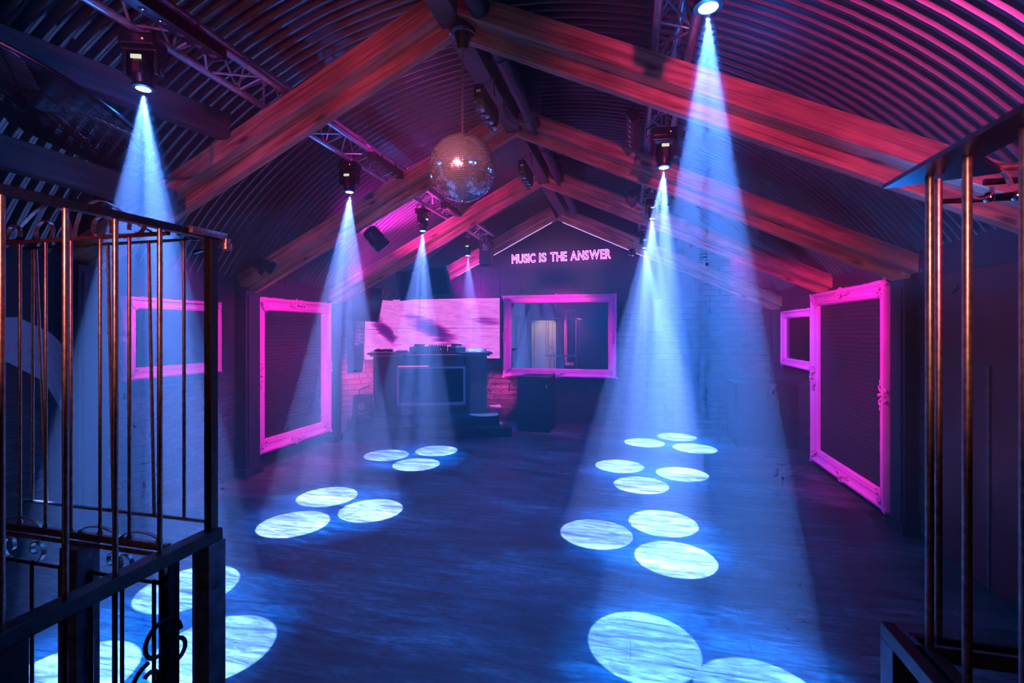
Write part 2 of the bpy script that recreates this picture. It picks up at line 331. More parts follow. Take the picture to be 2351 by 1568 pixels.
# ------------------------------------------------------------ mesh helpers
class MB:
    def __init__(s): s.v = []; s.f = []
    def add(s, vs, fs, M=None):
        o = len(s.v)
        s.v += [tuple(M @ Vector(p)) for p in vs] if M is not None else [tuple(p) for p in vs]
        s.f += [tuple(i + o for i in f) for f in fs]
        return s
    def box(s, lo, hi, M=None, b=0.0):
        x0, y0, z0 = lo; x1, y1, z1 = hi
        if b <= 0:
            return s.add([(x0, y0, z0), (x1, y0, z0), (x1, y1, z0), (x0, y1, z0), (x0, y0, z1), (x1, y0, z1), (x1, y1, z1), (x0, y1, z1)],
                         [(0, 3, 2, 1), (4, 5, 6, 7), (0, 1, 5, 4), (1, 2, 6, 5), (2, 3, 7, 6), (3, 0, 4, 7)], M)
        bm = bmesh.new(); bmesh.ops.create_cube(bm, size=1)
        for v in bm.verts: v.co = Vector(((v.co.x + .5) * (x1 - x0) + x0, (v.co.y + .5) * (y1 - y0) + y0, (v.co.z + .5) * (z1 - z0) + z0))
        bmesh.ops.bevel(bm, geom=bm.edges[:], offset=b, segments=2, affect='EDGES', profile=0.6)
        bm.verts.index_update()
        s.add([v.co[:] for v in bm.verts], [[v.index for v in f.verts] for f in bm.faces], M); bm.free()
        return s
    def tube(s, pts, r, n=10, closed=False, caps=True, M=None, flat=None):
        """round tube along points; r number or list; flat=(w,t,up) for a flat strap"""
        P = [Vector(p) for p in pts]; k = len(P); rings = []
        up = None
        for i, p in enumerate(P):
            if closed: t = P[(i + 1) % k] - P[i - 1]
            else: t = P[min(i + 1, k - 1)] - P[max(i - 1, 0)]
            t.normalize()
            if up is None:
                a = Vector((0, 0, 1)) if abs(t.z) < 0.9 else Vector((1, 0, 0))
                up = (a - t * a.dot(t)).normalized()
            else:
                up = (up - t * up.dot(t)); up = up.normalized() if up.length > 1e-6 else Vector((1, 0, 0))
            side = t.cross(up); rr = r[i] if isinstance(r, (list, tuple)) else r
            if flat:
                wv = Vector(flat[2]).normalized() * flat[0] / 2; tv = t.cross(Vector(flat[2])).normalized() * flat[1] / 2
                rings.append([p + wv + tv, p - wv + tv, p - wv - tv, p + wv - tv])
            else:
                rings.append([p + (up * math.cos(2 * PI * j / n) + side * math.sin(2 * PI * j / n)) * rr for j in range(n)])
        if flat: n = 4
        vs = [q for ring in rings for q in ring]; fs = []
        for i in range(k if closed else k - 1):
            a = i * n; b = ((i + 1) % k) * n
            for j in range(n): fs.append((a + j, a + (j + 1) % n, b + (j + 1) % n, b + j))
        if caps and not closed: fs += [tuple(range(n - 1, -1, -1)), tuple(range((k - 1) * n, k * n))]
        return s.add(vs, fs, M)
    def rod(s, a, b, r, n=10, M=None): return s.tube([a, b], r, n, M=M)
    def lathe(s, prof, n=24, M=None):
        """profile of (radius, z)"""
        vs = []; fs = []
        for (r, z) in prof:
            for j in range(n): vs.append((r * math.cos(2 * PI * j / n), r * math.sin(2 * PI * j / n), z))
        for i in range(len(prof) - 1):
            for j in range(n): fs.append((i * n + j, i * n + (j + 1) % n, (i + 1) * n + (j + 1) % n, (i + 1) * n + j))
        fs += [tuple(range(n - 1, -1, -1)), tuple(range((len(prof) - 1) * n, len(prof) * n))]
        return s.add(vs, fs, M)
    def ball(s, c, r, n=8, squash=(1, 1, 1), M=None):
        vs = [(c[0], c[1], c[2] + r * squash[2])]; fs = []; m = n // 2 + 1
        for i in range(1, m):
            a = PI * i / m
            for j in range(n): vs.append((c[0] + r * squash[0] * math.sin(a) * math.cos(2 * PI * j / n), c[1] + r * squash[1] * math.sin(a) * math.sin(2 * PI * j / n), c[2] + r * squash[2] * math.cos(a)))
        vs.append((c[0], c[1], c[2] - r * squash[2])); L = len(vs) - 1
        for j in range(n):
            fs.append((0, 1 + j, 1 + (j + 1) % n)); fs.append((L, L - n + (j + 1) % n, L - n + j))
            for i in range(m - 2): fs.append((1 + i * n + j, 1 + (i + 1) * n + j, 1 + (i + 1) * n + (j + 1) % n, 1 + i * n + (j + 1) % n))
        return s.add(vs, fs, M)
    def build(s, name, mat, parent=None, smooth=False, mats=None):
        me = bpy.data.meshes.new(name); me.from_pydata(s.v, [], s.f); me.materials.append(mat)
        for m_ in (mats or []): me.materials.append(m_)
        bm = bmesh.new(); bm.from_mesh(me); bmesh.ops.recalc_face_normals(bm, faces=bm.faces[:]); bm.to_mesh(me); bm.free()
        o = bpy.data.objects.new(name, me); COL.objects.link(o)
        if parent is not None: o.parent = parent
        if smooth:
            me.shade_smooth()
            try: me.set_sharp_from_angle(angle=math.radians(40))
            except Exception: pass
        return o

def tag(o, label=None, cat=None, group=None, kind=None):
    if label: o['label'] = label
    if cat: o['category'] = cat
    if group: o['group'] = group
    if kind: o['kind'] = kind
    return o

def empty(name, loc, rot=(0, 0, 0), **kw):
    o = bpy.data.objects.new(name, None); COL.objects.link(o); o.location = loc; o.rotation_euler = rot
    o.empty_display_size = 0.1
    return tag(o, **kw)

def copy_tree(o, parent=None):
    c = o.copy(); COL.objects.link(c)
    if parent is not None: c.parent = parent
    for ch in list(o.children): copy_tree(ch, c)
    return c

def lerp(a, b, t): return tuple(a[i] + (b[i] - a[i]) * t for i in range(len(a)))


# ------------------------------------------------------------ room shell
XC, HALF, EAVE, TOP = -1.06, 3.42, 2.28, 4.16          # arched tin roof: centre line, half span, springing, crown
SAG = TOP - EAVE
RAD = (HALF ** 2 + SAG ** 2) / (2 * SAG)
def arch(x): return TOP - RAD + math.sqrt(max(0, RAD ** 2 - (x - XC) ** 2))
YB, YF, XL, XL2, XR = 8.72, -3.2, -4.45, -5.35, 2.32
YJ = 6.72                                                 # the left wall steps back here

fl = MB().box((XL2 - .2, YF - .2, -0.1), (XR + .2, YB + .3, 0)).build('floor', FLOOR)
tag(fl, 'weathered grey wooden floor boards under the light spots', 'floor', kind='structure')

mb = MB(); per = 0.088; nseg = 44; ys = []
y = YF
amp = 0.021
prof = [(0.0, -1), (0.12, -0.9), (0.3, 0.4), (0.42, 1), (0.58, 1), (0.7, 0.4), (0.88, -0.9)]
while y < YB:
    for (t, a) in prof: ys.append((y + t * per, a * amp))
    y += per
amax = math.asin(HALF / RAD)
for (yy, dz) in ys:
    for k in range(nseg + 1):
        a = -amax + 2 * amax * k / nseg
        mb.v.append((XC + (RAD + dz) * math.sin(a), min(yy, YB + .02), TOP - RAD + (RAD + dz) * math.cos(a)))
for i in range(len(ys) - 1):
    for k in range(nseg):
        b0 = i * (nseg + 1) + k
        mb.f.append((b0, b0 + 1, b0 + nseg + 2, b0 + nseg + 1))
ce = mb.build('ceiling', SHEET, smooth=True)
tag(ce, 'arched black corrugated steel roof over the whole dance floor', 'ceiling', kind='structure')

def wall_mesh(name, boxes, label):
    o = empty(name, (0, 0, 0), label=label, cat='wall', kind='structure')
    for (nm, lo, hi, mt) in boxes: MB().box(lo, hi).build(nm, mt, o)
    return o
YPA, YPB = U(110, 900, X=XL).y, U(237, 900, X=XL).y

BZ = 1.22
wall_mesh('wall_left', [('brickwork', (XL - .12, YF, 0), (XL, YJ, BZ), BRY), ('painted_board', (XL - .12, YF, BZ), (XL + .012, YJ, 2.62), NAVY),
                        ('lower_panel', (XL - .05, YPA, 0), (XL + .014, YPB, BZ), NAVY), ('return_panel', (XL2, YJ - .1, 0), (XL - .0, YJ, 2.62), NAVY), ('alcove_panel', (XL2 - .1, YJ, 0), (XL2, YB, 3.2), BOARD),
                        ('alcove_ceiling', (XL2, YJ, 2.62), (XL - .02, YB, 2.68), BOARD)],
          'dark navy left wall with bricks below the framed picture')
wall_mesh('wall_right', [('brickwork', (XR, 4.85, 0), (XR + .12, YB, BZ + .1), BRY), ('painted_board', (XR - .012, 4.85, BZ + .1), (XR + .12, YB, 2.5), NAVY),
                         ('near_panel', (XR - .03, YF, 0), (XR + .12, 4.45, 2.5), NAVY), ('brick_pier', (XR - .02, 4.45, 0), (XR + .12, 4.85, 2.5), BRY)],
          'dark navy right wall with painted bricks below')
# gable wall: bricks below, black boards above, cut to the arch
g = empty('wall_back', (0, 0, 0), label='back wall with painted bricks below and black boards above', cat='wall', kind='structure')
MB().box((XL2 - .1, YB, 0), (XR + .12, YB + .14, 2.22)).build('brickwork', BRX, g)
gv = MB(); nn = 40
def poly_prism(mb, pts, y0, y1):
    n = len(pts); vs = [(p[0], y0, p[1]) for p in pts] + [(p[0], y1, p[1]) for p in pts]
    mb.add(vs, [tuple(range(n)), tuple(range(2 * n - 1, n - 1, -1))] + [(i, (i + 1) % n, n + (i + 1) % n, n + i) for i in range(n)])
xe = 1.05
pts = [(XL2 - .1, 2.22), (xe, 2.22)] + [(xe - (xe - XC + HALF) * i / nn, arch(xe - (xe - XC + HALF) * i / nn) + .03) for i in range(nn + 1)] + [(XL2 - .1, 2.7)]
poly_prism(gv, pts, YB - .02, YB + .14)
gv.build('black_boarding', BOARD, g)
gv = MB()
pts = [(xe, 2.22), (XR + .12, 2.22)] + [(XC + HALF - (XC + HALF - xe) * i / 20, arch(XC + HALF - (XC + HALF - xe) * i / 20) + .03) for i in range(21)]
poly_prism(gv, pts, YB, YB + .14); gv.build('upper_brickwork', BRX, g)
bt = MB()
for i in range(17):
    x = XL2 + .3 + i * .38
    if x > xe: break
    bt.box((x, YB - .028, 2.24), (x + .012, YB - .018, arch(max(x, XL)) - .02 if x > XL else 2.6))
bt.build('board_joints', BLACK, g)
# chamfered brick wall behind the side screen
cw = MB(); a0 = Vector((XL2, 7.35, 0)); a1 = Vector((-4.62, YB, 0))
dv = (a1 - a0); Lc = dv.length
oc = MB().box((0, 0, 0), (Lc, .06, 2.62)).build('wall_chamfer', BRX)
oc.location = a0; oc.rotation_euler = (0, 0, math.atan2(dv.y, dv.x))
tag(oc, 'slanted brick wall in the back left corner', 'wall', kind='structure')

# wall behind the camera, seen in the mirror and the ball
g = empty('wall_front', (0, 0, 0), label='dark wall behind the photographer', cat='wall', kind='structure')
gv = MB(); pts = [(XL, 0), (XR + .12, 0)] + [(XC + HALF - 2 * HALF * i / nn, arch(XC + HALF - 2 * HALF * i / nn) + .03) for i in range(nn + 1)]
poly_prism(gv, pts, YF - .14, YF); gv.build('painted_board', NAVY, g)
dg = empty('door_1', (-3.62, YF, 0), label='pale cream door in the wall behind the photographer', cat='door', kind='structure')
MB().box((-.42, .0, 0), (.42, .05, 2.05), b=.004).build('door_leaf', CREAM, dg)
MB().box((-.56, .0, 0), (-.44, .08, 2.12)).box((.44, .0, 0), (.50, .08, 2.12)).box((-.56, 0, 2.06), (.5, .08, 2.13)).build('door_frame', CREAM, dg)
MB().rod((.34, .05, 1.0), (.34, .11, 1.0), .012).rod((.34, .11, 1.0), (.24, .11, 1.0), .01).build('door_handle', CHROME, dg)

# haze of the fog machine
hz = MB().box((XL2 - .05, 1.66, 0.001), (XR + .05, YB, TOP + .1)).build('haze', BLACK)
m = bpy.data.materials.new('thin_fog'); m.use_nodes = True; nt = m.node_tree
nt.nodes.remove(nt.nodes['Principled BSDF'])
vs_ = N(nt, 'ShaderNodeVolumeScatter'); vs_.inputs['Density'].default_value = 0.036; vs_.inputs['Anisotropy'].default_value = 0.0
nt.links.new(vs_.outputs[0], nt.nodes['Material Output'].inputs['Volume'])
hz.data.materials[0] = m
tag(hz, 'thin fog filling the room and showing the light beams', 'haze', kind='stuff')

# ------------------------------------------------------------ roof timbers
XA = -1.15
YT = (3.08, 4.82, 6.57, 8.50)
# lower far edge of each rafter leg: (left end, apex, right end) as (x, z)
RL = {0: ((-4.33, 2.19), (-1.16, 3.675), (2.28, 2.06)), 1: ((-4.35, 2.13), (-1.145, 3.70), (2.28, 2.09)),
      2: ((-4.42, 2.07), (-1.19, 3.70), (2.28, 2.12)), 3: ((-3.85, 2.363), (-1.27, 3.665), (2.28, 1.99))}
posts = {0: ('dark post under the nearest rafter', 'left', 'right')}
def rafter_leg(i, side):
    (l, a, r) = RL[i]; e = l if side < 0 else r
    o = empty('roof_rafter', (a[0], YT[i], a[1]), label=None, cat='rafter', kind='structure')
    dx, dz = e[0] - a[0], e[1] - a[1]; L = math.hypot(dx, dz)
    o.rotation_euler = (0, -math.atan2(dz, dx) if side > 0 else -math.atan2(dz, dx), 0)
    # local x runs down the leg; local z up (flipped on the left leg)
    sgn = 1 if side > 0 else -1
    def bx(y0, y1, z0, z1):
        m_ = MB(); m_.box((0.0, y0, min(z0 * sgn, z1 * sgn)), (L, y1, max(z0 * sgn, z1 * sgn)), b=.004); return m_
    bx(-.07, 0, 0, .085).build('lower_board', WOOD, o)
    bx(-.19, .02, .085, .225).build('upper_board', WOOD, o)
    return o
names = ['nearest timber rafter in front of the mirror ball', 'second timber rafter behind the mirror ball', 'third timber rafter over the hanging screen', 'last timber rafter against the back wall']
for i in range(4):
    for side in (-1, 1):
        o = rafter_leg(i, side)
        o['label'] = names[i] + (', leg sloping down to the left wall' if side < 0 else ', leg sloping down to the right wall')
for i in range(4):
    for side in (-1, 1):
        e = RL[i][0] if side < 0 else RL[i][2]
        if (i, side) in ((0, 1), (3, -1), (2, 1)): continue
        x = e[0] - .02; o = empty('wall_post', (x, YT[i] - .07, 0), cat='post', kind='structure')
        m_ = MB().box((-.06, -.12, 0), (.06, .10, e[1] + .04), b=.006)
        m_.box((-.075 if side > 0 else .0, -.09, 0), (.0 if side > 0 else .075, .07, e[1] - .02), b=.004); m_.build('post_body', NAVY, o)
        MB().box((-.085, -.15, 0), (.085, .13, .1), b=.004).build('post_foot', NAVY, o)
        o['label'] = 'dark painted post carrying the %s end of the %s' % ('left' if side < 0 else 'right', ['nearest rafter', 'second rafter', 'third rafter', 'last rafter'][i])

# ridge beam and the duct beside it
o = MB().box((XA - .08, -2.9, 3.72), (XA + .07, YB - .03, 3.95), b=.006).build('ridge_beam', WOOD_D)
tag(o, 'dark timber ridge beam along the top of the roof', 'beam', kind='structure')
ds = empty('ridge_duct', (0, 0, 0), label='black round duct running beside the ridge beam', cat='duct')
MB().tube([(-.925, -2.6, 3.73), (-.925, 8.2, 3.73)], .062, 20).build('pipe', BLACK, ds, True)
for yy in (-.5, 1.4, 3.4, 5.2, 7.0):
    MB().tube([(-.925 + .066 * math.cos(t * PI / 8), yy, 3.73 + .066 * math.sin(t * PI / 8)) for t in range(16)], .008, 6, True).rod((-.925, yy, 3.79), (-.925, yy, 4.13), .006).build('pipe_hanger', BLUEST, ds)
# coil of cable on the duct
o = MB()
for k in range(4):
    o.tube([(-.90 + (.13 + .012 * k) * math.cos(t * PI / 12), 3.95 + .012 * k, 3.63 + (.15 + .01 * k) * math.sin(t * PI / 12)) for t in range(24)], .0045, 6, True)
tag(o.build('cable_coil', IRON), 'coil of thin cable hung around the ridge duct', 'cable')

# two purlins in the near left bay
for k, (a, b) in enumerate((((-2.86, 2.9, 3.18), U(0, 100, Z=3.26)), ((-3.36, 2.9, 2.66), U(-60, 330, Z=2.72)))):
    a = Vector(a); b = Vector(b); d = (b - a); b = b + d.normalized() * .6; L = (b - a).length
    q = d.to_track_quat('X', 'Z').to_matrix().to_4x4()
    M = Matrix.Translation(a) @ q
    o = MB().box((0, -.05, -.09), (L, .05, .09), b=.005).build('roof_purlin', WOOD_D); o.matrix_world = M
    tag(o, ['upper dark purlin running to the nearest rafter', 'lower dark purlin running to the nearest rafter'][k], 'purlin', kind='structure')

# led strip under the last rafter
o = empty('led_strip', (0, 0, 0), label='thin lit strip along the underside of the last rafter', cat='light strip')
(l, a, r) = RL[3]
for e, t0, t1 in ((l, .03, .72), (r, .03, .42)):
    p0 = lerp((a[0], a[1]), e, t0); p1 = lerp((a[0], a[1]), e, t1)
    MB().rod((p0[0], 8.40, p0[1] - .012), (p1[0], 8.40, p1[1] - .012), .007, 8).build('light_tube', LEDS, o)


# ------------------------------------------------------------ lighting trusses
def make_truss(x_a, z_a, x_b, z_b, x_c, z_c, y0, y1, label):
    o = empty('lighting_truss', (0, 0, 0), label=label, cat='truss', group='roof lighting trusses')
    for (x, z) in ((x_a, z_a), (x_b, z_b), (x_c, z_c)):
        m_ = MB(); m_.rod((x, y0, z), (x, y1, z), .024, 14)
        yy = y0 + .5
        while yy < y1: m_.rod((x, yy - .03, z), (x, yy + .03, z), .028, 14); yy += 1.0
        m_.build('chord', ALU, o, True)
    P = [(x_a, z_a), (x_b, z_b), (x_c, z_c)]; step = .24; k = int((y1 - y0) / step)
    for (i, j) in ((0, 1), (1, 2), (2, 0)):
        m_ = MB()
        for q in range(k):
            ya = y0 + q * step; yb = ya + step; A, B = (P[i], P[j]) if q % 2 == 0 else (P[j], P[i])
            m_.rod((A[0], ya, A[1]), (B[0], yb, B[1]), .008, 8)
            if q % 2 == 0: m_.rod((B[0], yb, B[1]), (A[0], yb, A[1]), .007, 8)
        m_.build('lattice', ALU, o, True)
    return o
make_truss(-2.60, 3.335, -2.39, 3.40, -2.53, 3.54, -.4, 8.30, 'silver lattice truss along the left side of the roof')
make_truss(.14, 3.38, .33, 3.31, .28, 3.51, -.4, 8.30, 'silver lattice truss along the right side of the roof')

# ------------------------------------------------------------ moving head lights
def make_head():
    o = empty('moving_head_light', (0, 0, 0))
    c = MB().box((-.11, -.085, -.09), (.11, .085, -.01), b=.012)
    c.build('base', PLAST, o)
    MB().tube([(.03 * math.cos(t * PI / 6), 0, .05 + .035 * math.sin(t * PI / 6)) for t in range(-2, 9)], .009, 8).box((-.012, -.02, -.02), (.012, .02, .03)).build('clamp', ALU, o)
    y = MB().box((-.115, -.04, -.27), (-.085, .04, -.09), b=.01).box((.085, -.04, -.27), (.115, .04, -.09), b=.01).box((-.11, -.05, -.115), (.11, .05, -.085), b=.01)
    y.build('yoke', PLAST, o)
    h = MB(); h.lathe([(.055, -.14), (.072, -.16), (.075, -.24), (.068, -.30), (.058, -.33), (.066, -.335), (.066, -.352), (.05, -.354)], 24)
    hd = h.build('head', PLAST, o, True)
    MB().box((-.022, -.079, -.275), (.022, -.066, -.20), b=.003).build('name_plate', MAROON, hd)
    MB().lathe([(.036, -.3545), (.044, -.357), (.03, -.362), (.012, -.3645)], 20).build('lens', LENS, hd, True)
    MB().box((-.032, -.082, -.185), (.032, -.072, -.160)).build('display', DISP, hd)
    MB().ball((.045, -.087, -.055), .006).build('indicator', REDDOT, o)
    for s in (-1, 1): MB().lathe([(.022, 0), (.026, .006), (.02, .012)], 14, Matrix.Translation((.115 * s, 0, -.235)) @ Matrix.Rotation(s * PI / 2, 4, 'Y')).build('tilt_cap', BLUEST, o)
    MB().tube([(-.10, 0, -.02), (-.16, .02, -.06), (-.15, .03, .02), (-.08, .02, .06)], .006, 8).build('cable', PLAST, o)
    return o
BEAMS = [  # (label, lens place, floor spots, tilt)
    ('moving head light on the left truss in the near bay, above the left cage', (-2.60, 2.07, 3.02), [tuple(U(492, 1487, Z=0))[:2], tuple(U(432, 1350, Z=0))[:2], tuple(U(150, 1560, Z=0))[:2]]),
    ('moving head light on the left truss between the nearest and second rafters', (-2.60, 4.06, 3.01), [(-3.011, 4.307), (-2.388, 4.081), (-2.873, 3.635)]),
    ('moving head light on the left truss between the second and third rafters', (-2.60, 5.72, 2.975), [(-3.226, 5.93), (-2.662, 6.313), (-2.641, 5.615)]),
    ('moving head light on the left truss above the hanging screen, nearest the back wall', (-2.60, 7.48, 2.925), [(-2.9, 8.0), (-2.35, 7.75), (-2.6, 8.2)]),
    ('moving head light on the right truss nearest the camera, at the top edge', (.28, 1.90, 2.89), [(.069, 2.677), (.58, 2.40)]),
    ('moving head light on the right truss between the nearest and second rafters', (.24, 3.72, 2.90), [(-.275, 4.063), (.277, 4.424), (.323, 3.761)]),
    ('moving head light on the right truss between the second and third rafters', (.25, 5.98, 3.035), [(-.131, 6.156), (.588, 5.995), (.113, 5.465)]),
    ('moving head light on the right truss nearest the back wall', (.22, 8.05, 3.03), [(.201, 7.537), (.711, 8.061), (.893, 7.348)])]
proto = make_head()
for i, (lab, lens, spots) in enumerate(BEAMS):
    o = proto if i == 0 else copy_tree(proto)
    cx = sum(s[0] for s in spots) / len(spots); cy = sum(s[1] for s in spots) / len(spots)
    top = 3.335 if lens[0] < -1 else 3.31
    xx = -2.60 if lens[0] < -1 else .33
    sc_ = .80 if i != 6 and i != 7 else .66
    zb = 3.315 if lens[0] < -1 else 3.30
    o.scale = (sc_,) * 3
    o.location = (lens[0], lens[1], lens[2] + .364 * sc_)
    zh = (zb - o.location.z) / sc_
    if zh > .02: MB().rod((0, 0, -.02), (0, 0, zh), .012, 8).box((-.05, -.02, -.012), (.05, .02, .0)).build('hanging_bracket', BLUEST, o)
    o.rotation_euler = (0, 0, (.35, .1, 1.5, .15, -.2, .12, .1, .05)[i])
    tag(o, lab, 'stage light', 'moving head lights on the trusses')
    p = Vector(lens) - Vector((0, 0, .012))
    for s in spots:
        t = Vector((s[0], s[1], 0)); L = (t - p).length
        ang = 2 * math.degrees(math.atan(.298 * (p.z / L) ** .0 / L))
        light('beam', 'SPOT', p, t, ((0.12, 0.27, 1.0), (0.20, 0.32, 1.0), (0.19, 0.31, 1.0), (0.15, 0.28, 1.0), (0.10, 0.27, 1.0), (0.17, 0.31, 1.0), (0.20, 0.31, 1.0), (0.18, 0.31, 1.0))[i], 14500 * (1, 1, .75, .3, 1, 1, 1, .9)[i], .006, ang, .06)
    light('beam_spill', 'SPOT', p, (cx, cy, 0), (0.0, 0.17, 1.0), 4200 * (1, 1, .8, .3, 1, 1, 1, .9)[i], .02, 2 * math.degrees(math.atan(.84 / 3.0)), 1.0)
    light('lens_glow', 'POINT', p - Vector((0, 0, .05)), None, (0.01, 0.16, 1.0), 6, .02)


# ------------------------------------------------------------ led bars, par cans, other lamps
def make_lens_bar(n=4, length=.42):
    """bar lying along y, lenses looking down"""
    o = empty('blinder_bar', (0, 0, 0))
    MB().box((-.035, 0, 0), (.035, length, .12), b=.012).build('housing', PLAST, o)
    for k in range(n):
        y_ = length * (k + .5) / n
        MB().lathe([(.03, 0), (.034, -.02), (.036, -.045), (.03, -.05), (.012, -.042)], 20, Matrix.Translation((0, y_, 0))).build('lens', GLASS_LENS, o, True)
    MB().box((-.012, -.006, .06), (.018, -.001, .075)).build('label_plate', WHITE, o)
    MB().tube([(-.03, length * .5, .1), (-.03, length * .5, .22), (.05, length * .5, .26), (.06, length * .5, .12)], .007, 6).build('bracket', BLUEST, o)
    return o
b0 = make_lens_bar()
b0.location = (-1.03, 3.18, 3.30)
tag(b0, 'black four lens lamp bar under the ridge, behind the mirror ball', 'stage light', 'four lens bars under the ridge')
b1 = copy_tree(b0); b1.location = (-1.03, 4.55, 3.24); b1['label'] = 'black four lens lamp bar under the ridge, farther along behind the second rafter'

def make_led_bar(length=.62, n=6):
    o = empty('led_bar', (0, 0, 0))
    MB().box((-.04, 0, -.035), (.04, length, .035), b=.006).build('housing', PLAST, o)
    for k in range(n):
        MB().lathe([(.02, 0), (.021, -.004), (.012, -.007)], 14, Matrix.Translation((0, length * (k + .5) / n, -.035))).build('lens', GLASS_LENS, o, True)
    for ye in (-.004, length): MB().box((-.045, ye, -.04), (.045, ye + .004, .04)).build('end_plate', BLUEST, o)
    MB().tube([(-.0, .2, .03), (.0, .2, .09)], .008, 6).rod((0, length - .15, .03), (0, length - .15, .09), .008).build('bracket', BLUEST, o)
    return o
c0 = make_led_bar()
spots_ = [((-2.36, 1.72, 3.335), 'black led bar with round lenses on the left truss in the near bay'),
          ((-2.36, 4.05, 3.335), 'black led bar clamped to the left truss between the nearest and second rafters'),
          ((-2.36, 5.85, 3.335), 'black led bar clamped to the left truss between the second and third rafters'),
          ((.02, 3.72, 3.33), 'black led bar beside the right truss between the nearest and second rafters'),
          ((.02, 5.9, 3.33), 'black led bar beside the right truss between the second and third rafters')]
for i, (p, lab) in enumerate(spots_):
    o = c0 if i == 0 else copy_tree(c0)
    o.location = p; tag(o, lab, 'stage light', 'led bars on the trusses')
    if p[0] > 0: o.rotation_euler = (0, .9, 0)

def make_par(loc, rot, label, s=1.0):
    o = empty('par_can', loc, rot, label=label, cat='stage light', group='small wash lamps')
    o.scale = (s, s, s)
    MB().lathe([(.04, .08), (.08, .065), (.09, .04), (.09, -.05), (.097, -.06), (.097, -.085), (.085, -.09), (.08, -.075)], 24).build('housing', PLAST, o, True)
    m_ = MB()
    for k in range(12): m_.rod((.05 * math.cos(k * PI / 6), .05 * math.sin(k * PI / 6), -.085), (.05 * math.cos(k * PI / 6), .05 * math.sin(k * PI / 6), -.09), .014, 8)
    m_.build('lens_array', GLASS_LENS, o)
    MB().tube([(-.1, 0, 0), (-.11, 0, .12), (0, 0, .17), (.11, 0, .12), (.1, 0, 0)], 0, flat=(.03, .006, (0, 1, 0))).build('bracket', PLAST, o)
    for s_ in (-1, 1): MB().box((-.09, s_ * .1 - .004, -.17), (.09, s_ * .1 + .004, -.09), Matrix.Rotation(s_ * .12, 4, 'X'), b=.002).build('barn_door', PLAST, o)
    return o
make_par((-2.87, 4.95, 2.80), (.55, -.7, .4), 'black barn door wash lamp hanging under the second rafter, left side')
make_par((-4.0, 4.5, 2.45), (.3, -.9, 0), 'black wash lamp high on the left, behind the second rafter', .8)
pr = make_par((.02, 8.25, 3.02), (.7, .3, -.3), 'small lamp with a lit pink window at the last rafter, right side', .55)
MB().box((-.07, -.07, -.118), (.07, .07, -.108)).build('lit_window', glow('pink_window', (1, .12, .45), 3), pr)

o = empty('scanner_light', (-2.50, 8.20, 3.30), label='tall black scanner lamp at the far end of the left truss', cat='stage light')
MB().box((-.11, -.09, -.42), (.11, .09, -.02), b=.012).build('housing', PLAST, o)
MB().box((-.06, -.093, -.2), (.07, -.089, -.06)).build('rear_panel', BLUEST, o)
MB().box((-.03, -.096, -.13), (.04, -.092, -.115)).box((-.03, -.096, -.17), (.04, -.092, -.155)).build('label_plate', WHITE, o)
MB().ball((-.02, -.096, -.09), .008).build('indicator', REDDOT, o)
MB().box((-.09, -.07, -.47), (.09, .07, -.42), b=.01).build('mirror_head', GLOSS, o)
MB().rod((0, 0, -.02), (0, 0, .06), .012).build('clamp', ALU, o)

# amber lamps behind the photographer, seen in the ball, and two added fill spots
light('door_fill', 'SPOT', (-3.3, -1.9, 2.5), (-3.6, -3.2, 1.1), (1, 0.72, 0.45), 90, 0.1, 80, 0.6)  # added spot so the door shows up in the mirror
light('frame_fill', 'SPOT', (-2.3, -1.9, 2.2), (-2.45, -3.2, 1.3), (1, 0.3, 0.8), 70, 0.1, 80, 0.6)  # added spot on the rear pink frame, no fixture
for k, (x, c, lab) in enumerate(((-2.9, (1, .28, .14), 'amber lamp high on the wall behind the photographer, nearest the door'), (-1.9, (1, .35, .15), 'second amber lamp from the door, behind the photographer'), (-.9, (1, .45, .3), 'third amber lamp from the door, behind the photographer'), (.1, (1, .35, .2), 'amber lamp behind the photographer, farthest from the door'))):
    o = empty('wall_lamp', (x, YF + .02, 2.95), label=lab, cat='lamp', group='amber lamps behind the photographer')
    MB().box((-.42, -.01, -.08), (.42, .05, .08), b=.01).build('housing', PLAST, o)
    MB().box((-.40, .05, -.06), (.40, .056, .06)).build('lit_panel', glow('amber_lamp', c, 8), o)


# ------------------------------------------------------------ mirror ball
o = empty('mirror_ball', (-1.072, 2.98, 2.765), label='mirror ball of tiny square glass tiles hanging on a chain', cat='mirror ball')
R_ = .218
MB().lathe([(R_ * .992 * math.sin(PI * i / 40) + .0001, R_ * .992 * math.cos(PI * i / 40)) for i in range(41)][::-1], 48).build('ball_core', BLACK, o, True)
mt = MB(); rows = 58
for i in range(rows):
    a0 = PI * (i + .07) / rows; a1 = PI * (i + .93) / rows; am = (a0 + a1) / 2
    n = max(4, int(2 * rows * math.sin(am)))
    for j in range(n):
        b0_ = 2 * PI * (j + .05) / n; b1_ = 2 * PI * (j + .95) / n
        jr = [random.uniform(-.0007, .0007) for _ in range(2)]
        mt.add([(R_ * math.sin(a) * math.cos(b) * (1 + s * jr[0] * 4), R_ * math.sin(a) * math.sin(b) * (1 + s * jr[0] * 4), R_ * math.cos(a) * (1 + t * jr[1] * 4)) for (a, b, s, t) in ((a0, b0_, 1, 1), (a1, b0_, 1, -1), (a1, b1_, -1, -1), (a0, b1_, -1, 1))], [(0, 1, 2, 3)])
mt.build('mirror_tiles', TILE, o)
MB().lathe([(.02, .0), (.022, .012), (.008, .016), (.004, .03)], 16, Matrix.Translation((0, 0, R_ - .004))).build('top_cap', IRON, o, True)
MB().lathe([(.004, -.012), (.02, -.006), (.021, 0)], 16, Matrix.Translation((0, 0, -R_))).build('bottom_cap', IRON, o, True)
